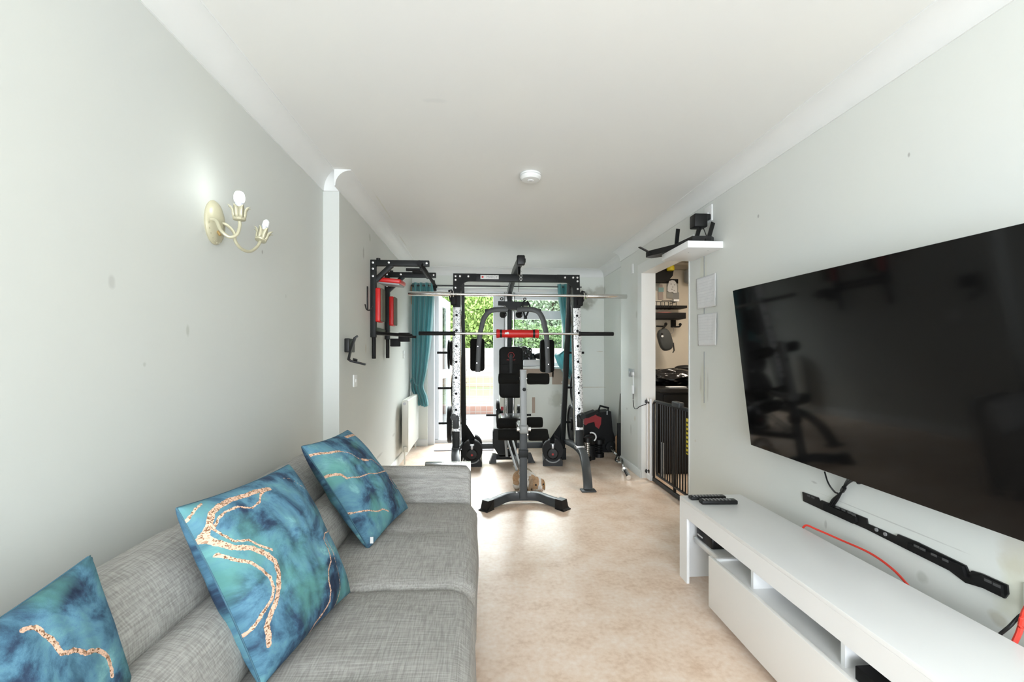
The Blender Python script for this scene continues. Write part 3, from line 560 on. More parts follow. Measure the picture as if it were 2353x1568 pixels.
def seat_profile(yc):
    def fn(t, y):
        top = .415 + .022 * math.sin(math.pi * t) ** .6; pr = []
        for i in range(13):
            x = -.60 + i * (.52 / 12); tuft = -.010 * math.exp(-((t - .5) ** 2) / .002) * math.exp(-((x + .33) ** 2) / .02)
            pr.append((x, top + .006 * nz(x, y, 6) + tuft + .008 * math.sin(math.pi * i / 12)))
        for a_ in range(10, 91, 10): pr.append((-.08 + .062 * math.sin(R(a_)) + .008 * nz(y, a_, 4), top - .07 + .07 * math.cos(R(a_))))
        pr += [(-.022 + .012 * math.sin(t * math.pi), .28), (-.016, .20), (-.03, .12), (-.60, .12)]
        return pr
    return fn
for (y0, y1) in ((1.535, 2.40), (.66, 1.525), (-.215, .65)): loft(seat_profile(0), y0, y1, 44, 'seat_cushion')
def roll(cx, cz, rx, rz, tilt, y0, y1, name, flat=0):
    def fn(t, y):
        out = []
        for k in range(26):
            a_ = 2 * math.pi * k / 26; ex = 2.6; ca, sa = math.cos(a_), math.sin(a_)
            r = 1 / (abs(ca) ** ex + abs(sa) ** ex) ** (1 / ex); x, z = rx * r * ca, rz * r * sa; w_ = .006 * nz(y * 1.0 + k * .05, cz, 5)
            out.append((cx + x * math.cos(tilt) - z * math.sin(tilt) + w_, cz + x * math.sin(tilt) + z * math.cos(tilt) + w_))
        return out
    return loft(fn, y0, y1, 40, name)
for (y0, y1) in ((1.30, 2.44), (.10, 1.29), (-.3, .09)):
    roll(-.655, .495, .105, .105, R(25), y0, y1, 'back_cushion'); roll(-.795, .625, .115, .115, R(35), y0, y1, 'head_cushion')
m = MB(); m.box(-.955, -.62, -.35, 2.56, .10, .60, .03); m.box(-.62, -.05, -.33, 2.5, .06, .16, .02); m.build('frame', 'sofa', sf)
# far arm: soft slab with a rounded top and slight outward lean
def arm(y_in, lean, name):
    m = MB(); rings = []
    prof = []   # (offset outward, z)
    prof = [(0.0, .12), (0.0, .42), (.012, .50), (.03, .545)] + [(.075 - .05 * math.cos(R(a_)), .55 + .05 * math.sin(R(a_))) for a_ in range(0, 181, 20)] + [(.13, .45), (.12, .30), (.10, .12)]
    xs = [-.95, -.9, -.7, -.5, -.3, -.12, -.07, -.055]
    for i, x in enumerate(xs):
        k = {0: .9, 1: .98, 5: .98, 6: .95, 7: .86}.get(i, 1); dz = -.005 + .015 * (x + .1) * 0; cy = .065
        rings.append([m.bm.verts.new((x, y_in + lean * (cy + (p[0] - cy) * k), (.35 + (p[1] - .35) * k) + (-.004 * math.sin((x + .5) * 6)))) for p in prof])
    c = len(prof)
    for i in range(len(xs) - 1):
        for j in range(c): m.bm.faces.new((rings[i][j], rings[i][(j + 1) % c], rings[i + 1][(j + 1) % c], rings[i + 1][j]))
    m.bm.faces.new(rings[0]); m.bm.faces.new(rings[-1]); return m.build(name, 'sofa', sf, smooth=60)
arm(2.40, 1, 'armrest'); arm(-.2, -1, 'armrest')
for (x, y) in ((-.1, 2.45), (-.88, 2.45), (-.1, -.2), (-.88, -.2)): MB().box(x - .025, x + .025, y - .025, y + .025, 0, .13).build('leg', 'chrome', sf)
# mirror standing behind the arm
tag(MB().box(-.31, -.055, 2.534, 2.560, .0, .600, .003).build('mirror', 'chrome'), 'narrow mirror standing behind the sofa armrest with only its shiny top edge showing', 'mirror')
dk = MB(); dk.ball((-.735, 2.36, .735), (.05, .04, .042), 20, 12); tag(dk.build('dark_pouch', 'grey_fab'), 'small dark rounded pouch tucked behind the far cushion', 'pouch')

VEINS_HERE = None
def cushion(name, label, C, veins, seed, thick=.075, group=None, tagside=None):
    C = [V(c) for c in C]; n = 150; t = thing(name, label, 'cushion', sum(C, V()) / 4, group)
    nrm = (C[1] - C[0]).cross(C[3] - C[0]).normalized()
    if nrm.x < 0: nrm = -nrm
    segs = []
    for (w_, pl_) in veins:
        for i in range(len(pl_) - 1): segs.append((w_, pl_[i], pl_[i + 1]))
    def vein(u, v):
        best = -1
        for (w_, p, q) in segs:
            dx, dy = q[0] - p[0], q[1] - p[1]; L2 = dx * dx + dy * dy + 1e-9; k = max(0, min(1, ((u - p[0]) * dx + (v - p[1]) * dy) / L2)); d = math.hypot(u - p[0] - k * dx, v - p[1] - k * dy); best = max(best, w_ - d)
        return best
    vs, fs, va, uva = [], [], [], []
    for side in (1, -1):
        base = len(vs)
        for j in range(n + 1):
            for i in range(n + 1):
                u, v = i / n, j / n; s, r = u * 2 - 1, v * 2 - 1
                us = .5 + .5 * s * (1 - .045 * (1 - r * r)); vs_ = .5 + .5 * r * (1 - .045 * (1 - s * s))
                p = (1 - us) * (1 - vs_) * C[0] + us * (1 - vs_) * C[1] + us * vs_ * C[2] + (1 - us) * vs_ * C[3]
                h = max(0, (1 - s * s)) ** .42 * max(0, (1 - r * r)) ** .42
                wr = (.007 * noise.noise(V((u * 5 + seed, v * 5, side))) + .004 * noise.noise(V((u * 14 + seed, v * 9, side)))) * h
                p = p + nrm * (side * thick * h * (1 - .12 * math.exp(-((s) ** 2 + (r) ** 2) * 2) * 0) + wr + .002 * side)
                vs.append(p); va.append(vein(u, v) if side > 0 else -1.0); uva.append((u, v + (0 if side > 0 else 2), 0))
        for j in range(n):
            for i in range(n):
                k = base + j * (n + 1) + i; f_ = (k, k + 1, k + n + 2, k + n + 1); fs.append(f_ if side < 0 else f_[::-1])
    B0 = (n + 1) ** 2; bd = [i for i in range(n + 1)] + [j * (n + 1) + n for j in range(1, n + 1)] + [n * (n + 1) + i for i in range(n - 1, -1, -1)] + [j * (n + 1) for j in range(n - 1, 0, -1)]
    for a_, b2 in zip(bd, bd[1:] + bd[:1]): fs.append((a_, b2, b2 + B0, a_ + B0))
    me = bpy.data.meshes.new('cover'); me.from_pydata([tuple(p) for p in vs], [], fs)
    A = me.attributes.new('vein', 'FLOAT', 'POINT'); A.data.foreach_set('value', va); B = me.attributes.new('print_uv', 'FLOAT_VECTOR', 'POINT'); B.data.foreach_set('vector', [c for q in uva for c in q])
    me.materials.append(cushion_mat('marbled_teal_print_%d' % int(seed), seed)); me.polygons.foreach_set('use_smooth', [True] * len(me.polygons))
    bm_ = bmesh.new(); bm_.from_mesh(me); bmesh.ops.recalc_face_normals(bm_, faces=list(bm_.faces)); bm_.to_mesh(me); bm_.free()
    o = bpy.data.objects.new('cover', me); col.objects.link(o); o.parent = t; o.location = -t.location
    pp = [vs[i] for i in bd]; MB().tube(pp[::4], .0018, 6, closed=True).build('seam', mat('seam_thread_%d' % int(seed), (.05, .13, .18), .7), t)
    if tagside is not None:
        p = V(tagside); MB().box(p.x - .006, p.x + .006, p.y - .002, p.y + .002, p.z - .012, p.z + .012).build('care_tag', 'white', t)
    return t
MID_VEINS = [(0.015, [(0.535, 0.089), (0.439, 0.07), (0.351, 0.069), (0.236, 0.058), (0.145, 0.073), (0.091, 0.093), (0.04, 0.152), (0.009, 0.196), (0.029, 0.243), (0.075, 0.307), (0.147, 0.354), (0.202, 0.415), (0.241, 0.485), (0.229, 0.557), (0.196, 0.621), (0.149, 0.675), (0.096, 0.723), (0.068, 0.754), (0.065, 0.8), (0.056, 0.843)]), (0.007, [(0.519, 0.089), (0.436, 0.097), (0.38, 0.139), (0.299, 0.153), (0.229, 0.112), (0.151, 0.115), (0.097, 0.135), (0.05, 0.175), (0.065, 0.22), (0.1, 0.284), (0.161, 0.31), (0.203, 0.37), (0.253, 0.423)]), (0.009, [(0.016, 0.304), (0.052, 0.364), (0.114, 0.428), (0.155, 0.488), (0.177, 0.55), (0.168, 0.605), (0.129, 0.654), (0.067, 0.686), (0.039, 0.708), (-0.014, 0.741)]), (0.006, [(0.102, 0.023), (0.052, 0.04), (0.014, 0.065), (-0.02, 0.109)]), (0.003, [(0.713, 0.053), (0.798, 0.089), (0.856, 0.17), (0.927, 0.237)]), (0.005, [(0.945, 0.405), (0.947, 0.471), (0.903, 0.532), (0.802, 0.528), (0.745, 0.547), (0.735, 0.61)]), (0.007, [(0.735, 0.61), (0.701, 0.703), (0.623, 0.736), (0.604, 0.796), (0.613, 0.859), (0.594, 0.918), (0.496, 0.953), (0.427, 0.967), (0.377, 1.011), (0.313, 1.075)]), (0.004, [(0.782, 0.526), (0.781, 0.631), (0.776, 0.715), (0.779, 0.815), (0.751, 0.898), (0.701, 0.98), (0.659, 1.039)])]
FAR_VEINS = [(0.011, [(-0.013, 0.091), (0.126, 0.129), (0.294, 0.155)]), (0.005, [(0.294, 0.155), (0.38, 0.195), (0.458, 0.296), (0.551, 0.339), (0.688, 0.357), (0.727, 0.427), (0.828, 0.488), (0.863, 0.551), (0.806, 0.626), (0.81, 0.722), (0.917, 0.773), (1.006, 0.786)]), (0.014, [(0.49, 0.314), (0.585, 0.343)]), (0.012, [(0.0, 0.302), (0.079, 0.34), (0.111, 0.392)]), (0.006, [(0.111, 0.392), (0.253, 0.44), (0.413, 0.458), (0.548, 0.501), (0.692, 0.517), (0.844, 0.534)]), (0.007, [(-0.021, 0.621), (0.009, 0.674), (0.113, 0.725), (0.236, 0.794), (0.332, 0.808), (0.404, 0.868)]), (0.014, [(0.668, 0.052), (0.82, 0.06), (0.917, 0.068)])]
NEAR_VEINS = [(0.01, [(0.617, 0.087), (0.634, 0.091), (0.653, 0.104), (0.663, 0.123), (0.666, 0.149), (0.677, 0.179), (0.682, 0.21), (0.68, 0.24), (0.681, 0.261), (0.701, 0.274), (0.725, 0.284), (0.748, 0.303), (0.766, 0.329), (0.793, 0.338), (0.826, 0.357), (0.846, 0.382), (0.864, 0.414), (0.863, 0.443), (0.859, 0.473), (0.854, 0.494)])]

cushion('cushion', 'teal and blue marbled cushion, the middle one, with the thick copper vein', [(-.694, 1.083, .849), (-.612, 1.487, .849), (-.415, 1.464, .447), (-.496, 1.061, .447)], MID_VEINS, 3.3, .088)
cushion('cushion', 'teal marbled cushion with thin gold veins nearest the far armrest', [(-.668, 1.74, .857), (-.61, 2.12, .853), (-.353, 2.21, .46), (-.438, 1.80, .44)], FAR_VEINS, 7.9, .075, tagside=(-.425, 1.80, .475))
cushion('cushion', 'blue marbled cushion cut off at the lower left corner of the photo', [(-.80, .52, .74), (-.755, .93, .811), (-.6, .89, .43), (-.64, .48, .42)], NEAR_VEINS, 12.4, .07)

# ============================================================ TV UNIT AND WHAT IS ON IT
UX0, UX1, UY0, UY1, UZ = 1.075, 1.415, .25, 2.385, .435
tu = thing('tv_unit', 'long low white media unit with a bridge top under the television', 'tv unit', (1.25, 1.3, 0))
m = MB(); m.box(UX0, UX1, UY0, UY1, UZ - .016, UZ, .001); m.box(UX0, UX0 + .014, UY0, UY1, .34, UZ - .016); m.box(UX0 + .014, UX1, UY0, UY1 - .0, .345, .36); m.build('top', 'unit', tu)
for (a_, b2) in ((UY1 - .085, UY1), (UY0, UY0 + .085)):
    m = MB(); m.box(UX0, UX0 + .014, a_, b2, 0, .34); m.box(UX0 + .014, UX1, b2 - .016 if b2 == UY1 else a_, b2 if b2 == UY1 else a_ + .016, 0.0, .345); m.build('end_panel', 'unit', tu)
BY1 = 2.01
m = MB(); m.box(1.06, UX1 - .03, .45, BY1, .045, .06); m.box(1.06, UX1 - .03, .45, BY1, .243, .255); m.box(1.06, UX1 - .03, BY1 - .014, BY1, .045, .265); m.box(UX1 - .03, UX1 - .02, .45, BY1, .045, .345)
for y in (1.76, 1.30, .80): m.box(1.095, UX1 - .03, y - .008, y + .008, .06, .345)
m.build('cabinet_box', 'unit', tu)
MB().box(1.042, 1.058, .45, BY1, .045, .276, .001).build('drop_front', 'unit_front', tu)
for y in (1.752, 1.292): MB().lathe([(.0001, 0), (.009, .0005), (.009, .002), (.0001, .0022)], (1.30, y, .30), (0, -1, 0)).build('cable_hole', 'greyp', tu)
MB().box(UX0 + .20, UX1, BY1, UY1 - .016, .175, .19).box(UX0 + .20, UX0 + .214, BY1, UY1 - .016, .02, .175).build('cable_shelf', 'unit', tu)
ps = thing('power_strip', 'white multi socket power strip in the open left bay of the media unit', 'power strip', (1.25, 2.2, .19))
MB().box(1.13, 1.29, 2.10, 2.34, .200, .232, .008).build('body', 'white', ps); MB().tube(smooth_path([(1.2, 2.10, .215), (1.22, 2.06, .225), (1.3, 2.03, .22)]), .004, 6).build('cable', 'white', ps)
MB().box(1.17, 1.25, 2.12, 2.30, .19, .201).build('base', 'white', ps)
ad = thing('plug_adaptor', 'black power adaptor plugged into the white power strip', 'power adaptor', (1.19, 2.24, .232))
MB().box(1.135, 1.215, 2.16, 2.32, .233, .292, .012).build('body', 'black', ad); MB().box(1.133, 1.136, 2.25, 2.30, .255, .262).build('label_strip', 'white', ad)
MB().tube(smooth_path([(1.20, 2.16, .25), (1.24, 2.10, .24), (1.30, 2.03, .275), (1.36, 1.99, .28)]), .003, 6).build('cable', 'black', ad)
tag(MB().box(1.21, 1.37, 1.36, 1.68, .256, .272, .003).build('media_box', 'black'), 'flat black media box deep in the middle bay of the unit', 'media box')
gc = thing('game_console', 'flat matt black console on the near shelf of the media unit', 'console', (1.2, 1.0, .256))
MB().box(1.085, 1.34, .85, 1.245, .256, .296, .003).build('case', 'blackm', gc)
def remote(name, label, p, L, W, H_, ang, buttons):
    t = thing(name, label, 'remote control', p, None); Mx = Matrix.Rotation(R(ang), 4, 'Z')
    MB().box(-L / 2, L / 2, -W / 2, W / 2, 0, H_, H_ * .28, Mx).build('case', 'black', t, local=True)
    q = MB()
    for i in range(buttons):
        for j in (-1, 0, 1): q.box(-L * .42 + i * L * .8 / buttons, -L * .42 + i * L * .8 / buttons + .007, j * W * .26 - .004, j * W * .26 + .004, H_ - .001, H_ + .0018, 0, Mx)
    q.build('buttons', 'dkprint', t, local=True); return t
remote('remote_control', 'thick black remote control nearest the camera on the media unit', (1.215, 2.245, UZ), .185, .045, .021, -3, 8)
remote('remote_control', 'slim black remote control lying behind the thicker one on the media unit', (1.195, 2.32, UZ), .19, .04, .018, 0, 9)

# ============================================================ TELEVISION
TL_, BL_ = V((1.362, 2.365, 1.545)), V((1.452, 2.345, .713)); dy = V((.0, -1.47, -.018)); th_ = V((.045, 0, .0048))
tv = thing('television', 'large black flat television tilted forward on the right wall', 'television', (1.45, 1.6, .7))
MB().prism([TL_, TL_ + dy, BL_ + dy, BL_], (.012, 0, .0012)).build('screen', 'tv', tv)
e1 = (BL_ - TL_).normalized(); o_ = V((.0125, 0, .0013))
MB().prism([TL_ + o_ - e1 * .003 + V((0, .003, 0)), TL_ + dy + o_ - e1 * .003 - V((0, .003, 0)), BL_ + dy + o_ + e1 * .003 - V((0, .003, 0)), BL_ + o_ + e1 * .003 + V((0, .003, 0))], (.014, 0, .0015)).build('bezel', 'blackm', tv)
MB().prism([TL_ + o_ * 2 + e1 * .15 + dy * .15, TL_ + o_ * 2 + e1 * .15 + dy * .85, BL_ + o_ * 2 - e1 * .02 + dy * .85, BL_ + o_ * 2 - e1 * .02 + dy * .15], (.03, 0, .003)).build('rear_housing', 'blackm', tv)
MB().box(1.48, XR - .001, 1.3, 1.9, .95, 1.25).build('wall_bracket', 'blackm', tv); MB().box(1.475, 1.50, 1.72, 1.86, .708, .73, .003).build('sensor_pod', 'black', tv)
cb = thing('tv_cables', 'bundle of black cables hanging from the television to the wall rail', 'cables', (1.53, 1.95, .6))
MB().tube(smooth_path([at(1895, 1085, X=1.50), at(1903, 1110, X=1.53), at(1917, 1130, X=1.545), at(1925, 1134, X=1.545)]), .0035, 6).build('thin_cable', 'black', cb)
for k in (-1, 0, 1): MB().tube(smooth_path([at(1962 + k * 12, 1098, X=1.49), at(1945 + k * 3, 1112, X=1.53), at(1933 + k, 1132, X=1.54), at(1918 + k * 6, 1150, X=1.545), at(1908 + k * 3, 1168, X=1.55)]), .004, 6).build('thick_cable', 'black', cb)
MB().tube([at(1940, 1121, X=1.533), at(1935, 1129, X=1.54)], .009, 8).build('cable_tie', 'black', cb)
MB().tube(smooth_path([at(1965, 1100, X=1.50), at(1972, 1112, X=1.53), at(1990, 1106, X=1.5)]), .003, 6).build('loose_cable', 'black', cb)
# old bracket rail screwed to the wall
rl = thing('wall_rail', 'long black slotted metal mounting rail screwed low on the right wall', 'mounting rail', (1.55, 1.65, .5))
def wallpoly(px, name, th, parent, mt, x=XR):
    pts = [at(u, v, X=x - .001) for u, v in px]; MB().prism(pts, (-th, 0, 0)).build(name, mt, parent)
wallpoly([(1846, 1131), (1882, 1144), (1886, 1153), (1890, 1150), (1994, 1192), (1996, 1204), (2063, 1233), (2066, 1228), (2110, 1246), (2222, 1300), (2230, 1318), (2236, 1312), (2258, 1318), (2318, 1345), (2320, 1366), (2312, 1376), (2262, 1352), (2222, 1340), (2185, 1312), (2090, 1265), (1990, 1215), (1900, 1176), (1848, 1152)], 'rail_plate', .006, rl, 'black')
for (pp_) in ([(1900, 1158), (1972, 1188), (1975, 1200), (1968, 1204), (1898, 1172)], [(2094, 1248), (2220, 1302), (2228, 1328), (2190, 1308), (2094, 1264)], [(2240, 1322), (2262, 1322), (2310, 1346), (2312, 1370), (2250, 1342)]): wallpoly(pp_, 'slider_plate', .016, rl, 'blackm')
q = MB()
for (u0, v0) in ((1858, 1140), (1868, 1144), (1925, 1167), (1938, 1173), (1952, 1179), (1962, 1184), (2106, 1256), (2120, 1263), (2146, 1276), (2172, 1288), (2270, 1336), (2290, 1346)):
    p = at(u0, v0, X=XR - .0175 if u0 > 1895 else XR - .0075); q.box(p.x - .0006, p.x + .0006, p.y - .010, p.y + .010, p.z - .004, p.z + .004)
q.build('slots', 'dkslot', rl)
for (u0, v0) in ((2015, 1218), (2035, 1228)): p = at(u0, v0, X=XR - .008); MB().cyl((p.x, p.y, p.z), (p.x - .004, p.y, p.z), .007).build('screw_head', 'dkprint', rl)
tag(MB().tube(smooth_path([(1.43, 1.935, .40), (1.445, 1.925, .437), (1.46, 1.88, .437), (1.49, 1.78, .43), (1.50, 1.65, .432), (1.49, 1.54, .42), (1.46, 1.44, .40)]), .0042, 8).build('red_cable', 'redcable'), 'thin red cable arching up behind the media unit', 'cable')
tag(MB().tube(smooth_path([at(2353 + 20, 1380, X=1.52), at(2353, 1410, X=1.51), at(2343, 1450, X=1.50), at(2330, 1480, X=1.48), at(2326, 1500, X=1.47)]), .007, 8).build('red_cable', 'redcable'), 'thicker red cable rising at the right edge behind the media unit', 'cable')
tag(MB().tube(smooth_path([at(2380, 1400, X=1.53), at(2345, 1415, X=1.52), at(2320, 1440, X=1.50), at(2298, 1458, X=1.47)]), .0045, 8).build('black_cable', 'black'), 'black cable trailing from the low wall socket behind the media unit', 'cable')

# two papers stuck on the right wall
def sheet(label, px, seed):
    t = thing('paper_sheet', label, 'paper', at(*px[0], X=XR), None); P = [at(u, v, X=XR - .002) for u, v in px]; q = MB(); n = 14
    g = [[q.bm.verts.new((1 - i / n) * (1 - j / n) * P[0] + (i / n) * (1 - j / n) * P[1] + (i / n) * (j / n) * P[2] + (1 - i / n) * (j / n) * P[3] + V((-.004 - .006 * abs(noise.noise(V((i * .4, j * .4, seed)))) - (.02 * max(0, i / n - .8)), 0, 0))) for i in range(n + 1)] for j in range(n + 1)]
    for j in range(n):
        for i in range(n): q.bm.faces.new((g[j][i], g[j][i + 1], g[j + 1][i + 1], g[j + 1][i]))
    o = q.build('page', 'paper', t); s = o.modifiers.new('s', 'SOLIDIFY'); s.thickness = .0006
    q = MB(); rnd = random.Random(seed)
    for k in range(9):
        v = .1 + k * .09; a_ = .08; 
        while a_ < .85:
            l_ = rnd.uniform(.03, .12); pt = lambda s_: (1 - s_) * (1 - v) * P[0] + s_ * (1 - v) * P[1] + s_ * v * P[2] + (1 - s_) * v * P[3] + V((-.0125 - (.02 * max(0, s_ - .8)), 0, 0))
            p0, p1 = pt(a_), pt(a_ + l_); q.prism([p0, p1, p1 + V((0, 0, -.0022)), p0 + V((0, 0, -.0022))], (-.0003, 0, 0)); a_ += l_ + .02
    q.build('printed_lines', 'greyp' if False else 'dkprint2', t); return t
M['dkprint2'] = mat('faint_print', (.68, .70, .71), .6)
sheet('upper white printed sheet taped to the wall under the router shelf', [(1601, 642), (1648, 627), (1648, 703), (1603, 711)], 1)
sheet('lower white printed sheet taped to the wall below the other one', [(1604, 723), (1650, 718), (1648, 794), (1605, 795)], 2)
tag(MB().tube([(XR - .003, 3.065, 1.90), (XR - .003, 3.065, 1.45)], .0028, 6).tube([(XR - .003, 3.065, 1.22), (XR - .003, 3.065, .86)], .0028, 6).build('wall_wire', 'greyp'), 'thin wire running down the right wall from the router shelf', 'wire')

# router shelf
sh = thing('wall_shelf', 'thick white floating shelf high on the right wall beside the kitchen opening', 'shelf', (1.45, 3.0, 1.89))
MB().box(1.325, XR, 2.82, 3.24, 1.888, 1.932, .002).build('board', 'unit', sh)
q = MB(); [q.cyl((x, y, 1.8885), (x, y, 1.8872), .004) for x, y in ((1.50, 2.90), (1.40, 2.97))]; q.build('screw_caps', 'greyp', sh)
rt = thing('router', 'black wifi router with four flat antennas on the white shelf', 'router', (1.44, 3.05, 1.932))
bp_ = [(1.50, 2.86), (1.54, 2.90), (1.53, 3.10), (1.42, 3.28), (1.30, 3.38), (1.25, 3.36), (1.25, 3.31), (1.36, 3.10), (1.38, 2.87)]
MB().prism([V((x, y, 1.936)) for x, y in bp_], (0, 0, .040)).build('body', 'black', rt)
MB().prism([V((1.45 + (x - 1.42) * .6, 3.08 + (y - 3.1) * .6, 1.9755)) for x, y in bp_], (0, 0, .012)).build('top_ridge', 'grey_fab', rt)
for (b0, b1, w2) in (((1.27, 3.30), (1.20, 3.36, 2.015), .02), ((1.38, 3.12), (1.385, 3.10, 2.085), .02), ((1.43, 2.93), (1.47, 2.95, 2.07), .02), ((1.50, 2.90), (1.535, 2.90, 2.075), .02)):
    MB().sweep([V((b0[0], b0[1], 1.955)), V(b1)], rect(.007, w2 * 1.6, .002), up=(1, .3, 0)).build('antenna', 'black', rt); 
for (x, y) in ((1.40, 2.92), (1.40, 3.0), (1.47, 2.865)): MB().cyl((x, y, 1.95), (x, y - .012, 1.95), .010).build('knob', 'black', rt)
pg = thing('plug_adaptor', 'black block power adaptor plugged into the wall above the router', 'power adaptor', (1.5, 2.96, 2.12))
MB().box(1.425, 1.515, 2.93, 3.01, 2.055, 2.145, .008).build('body', 'black', pg); MB().box(1.51, 1.548, 2.95, 3.0, 2.11, 2.15, .008).build('pins_block', 'black', pg)
MB().tube(smooth_path([(1.49, 2.95, 2.06), (1.50, 2.94, 2.02), (1.515, 2.93, 1.965)]), .003, 6).build('cable', 'black', pg)

# ============================================================ KITCHEN SEEN THROUGH THE OPENING
kz = 5.98
hd = thing('wall_cupboard', 'black angled cooker hood high on the kitchen wall', 'cooker hood', (2.3, 5.8, 2.0))
P = [at(u, v, Y=5.75) for u, v in ((1480, 655), (1480, 612), (1512, 612), (1548, 622), (1546, 634), (1536, 645), (1500, 645))]; MB().prism(P, (0, .22, 0)).build('hood_body', 'blackm', hd)
tag(MB().lathe([(.045, 0), (.05, .02), (.045, .05), (.03, .10)], at(1541, 622, Y=5.7), (0, 0, 1), 14).build('yellow_tub', 'yellow'), 'yellow tub on top of the black cooker hood', 'tub')
pt = thing('poster', 'dark poster strip with a faded figure on the kitchen wall', 'poster', at(1520, 660, Y=5.97))
def kbox(px, y, th, name, mt, parent, bev=0):
    a = at(px[0], px[1], Y=y); b = at(px[2], px[3], Y=y); return MB().box(a.x, b.x, y - th, y, b.z, a.z, bev).build(name, mt, parent)
M['poster_grey'] = mat('faded_poster', (.33, .33, .30), .6, var=.4, vscale=7); M['poster_teal'] = mat('poster_teal', (.25, .42, .42), .6); M['poster_skin'] = mat('poster_skin', (.42, .35, .31), .6)
kbox((1480, 641, 1558, 652), 5.99, .006, 'banner', 'blackm', pt); kbox((1480, 652, 1516, 668), 5.99, .004, 'dark_print', 'poster_grey', pt)
MB().prism([at(u, v, Y=5.985) for u, v in ((1514, 654), (1522, 654), (1523, 664), (1524, 688), (1513, 688), (1512, 664))], (0, -.003, 0)).build('figure', 'poster_skin', pt); kbox((1513, 661, 1525, 671), 5.981, .003, 'figure_top', 'poster_teal', pt)
hs = thing('paper_cutout', 'white paper cutout of a shaggy face stuck over grey paper in the kitchen', 'paper cutout', at(1545, 660, Y=5.96))
kbox((1532, 652, 1558, 686), 5.99, .003, 'grey_backing', 'poster_grey', hs); kbox((1546, 672, 1560, 692), 5.99, .004, 'grey_strip', 'greyp', hs)
MB().prism([at(u, v, Y=5.97) for u, v in ((1538, 646), (1544, 644), (1550, 645), (1554, 650), (1556, 660), (1556, 673), (1549, 674), (1545, 671), (1539, 672), (1534, 669), (1534, 660), (1536, 652))], (0, .004, 0)).build('white_face', 'paper', hs)
q = MB()
for (u, v) in ((1542, 653), (1550, 655), (1546, 660), (1544, 665), (1549, 668)): p = at(u, v, Y=5.9695); q.lathe([(.007, 0), (.007, .003)], (p.x, 5.97, p.z), (0, -1, 0), 12)
q.build('ink_marks', 'dkprint', hs)
wr = thing('wire_rack', 'black wire storage rack with hooks on the kitchen wall', 'rack', at(1520, 720, Y=5.8))
a = at(1480, 694, Y=5.75); b = at(1560, 708, Y=5.75); q = MB()
for z in (a.z, b.z): q.tube([(a.x, 5.97, z), (a.x, 5.72, z), (b.x - .05, 5.72, z), (b.x - .03, 5.97, z)], .005, 6, up=(0, 0, 1))
for k in range(9): x = a.x + (b.x - .05 - a.x) * k / 8; q.tube([(x, 5.97, b.z), (x, 5.72, b.z), (x, 5.72, a.z)], .004, 6, up=(1, 0, 0))
c = at(1521, 691, Y=5.72); d = at(1541, 706, Y=5.72); q.tube([(c.x, 5.715, d.z), (c.x, 5.715, c.z), (d.x, 5.715, c.z), (d.x, 5.715, d.z)], .004, 6, up=(0, 1, 0))
q.build('upper_basket', 'black', wr)
kbox((1480, 706, 1562, 712), 5.95, .22, 'shelf_plate', 'blackm', wr); kbox((1480, 722, 1558, 736), 5.95, .24, 'lower_plate', 'blackm', wr, .004); kbox((1541, 736, 1551, 752), 5.9, .03, 'hook_bracket', 'blackm', wr)
q = MB()
for (u0, v0) in ((1512, 750), (1545, 751)):
    p0, p1, p2 = at(u0 - 4, v0, Y=5.85), at(u0 + 16, v0, Y=5.80), at(u0 + 18, v0 - 5, Y=5.80); q.tube(smooth_path([p0, p1, p2], 5), .010, 8, up=(0, 1, 0)); q.ball(p2, .02, 12, 8)
q.build('hook', 'blackm', wr)
tag(MB().lathe([(.02, 0), (.034, .01), (.050, .045), (.048, .05)], V((at(1550, 722, Y=5.83).x, 5.83, at(0, 722, Y=5.95).z)), (0, 0, 1), 20).build('bowl', 'pink'), 'small pink bowl at the right end of the kitchen rack', 'bowl')
tag(MB().lathe([(.05, 0), (.09, .01), (.108, .055), (.104, .06)], V((at(1523, 722, Y=5.84).x, 5.84, at(0, 722, Y=5.95).z)), (0, 0, 1), 24).build('bowl', 'pink'), 'wide pink bowl on the lower level of the kitchen rack', 'bowl')
kbox((1541, 690, 1553, 695), 5.80, .1, 'carton', 'paper', None); tag(bpy.data.objects['carton'], 'small white carton on top of the kitchen rack', 'carton')
hc = thing('headphone_case', 'dark grey oval zip case hanging from a hook in the kitchen', 'case', at(1530, 780, Y=5.75))
c = at(1528, 781, Y=5.74); q = MB(); Mx = Matrix.Rotation(R(-16), 4, 'Y')
ring = []
for k in range(28):
    a_ = 2 * math.pi * k / 28; e = 3.0; ca, sa = math.cos(a_), math.sin(a_); r = 1 / (abs(ca) ** e + abs(sa) ** e) ** (1 / e); ring.append(V((.088 * r * ca, 0, .145 * r * sa)))
rings = []
for (yy, k) in ((-.045, .0), (-.045, .80), (-.035, .93), (-.012, 1), (.012, 1), (.035, .93), (.04, .8), (.04, 0)): rings.append([q.bm.verts.new(c + (Mx @ (p * max(k, .02) + V((0, yy, 0))))) for p in ring])
for i in range(len(rings) - 1):
    for j in range(28): q.bm.faces.new((rings[i][j], rings[i][(j + 1) % 28], rings[i + 1][(j + 1) % 28], rings[i + 1][j]))
q.build('shell', 'grey_fab', hc, 60)
MB().sweep([at(1521, 772, Y=5.68), at(1522, 758, Y=5.72), at(1529, 747, Y=5.76)], rect(.030, .004), up=(0, 1, 0)).build('loop_strap', 'black', hc); MB().cyl(at(1522, 773, Y=5.685), at(1522, 773, Y=5.67), .014).build('snap_button', 'white', hc)
MB().tube([at(1547, 788, Y=5.72), at(1549, 806, Y=5.70), at(1546, 811, Y=5.70)], .009, 8).build('zip_pull', 'black', hc)
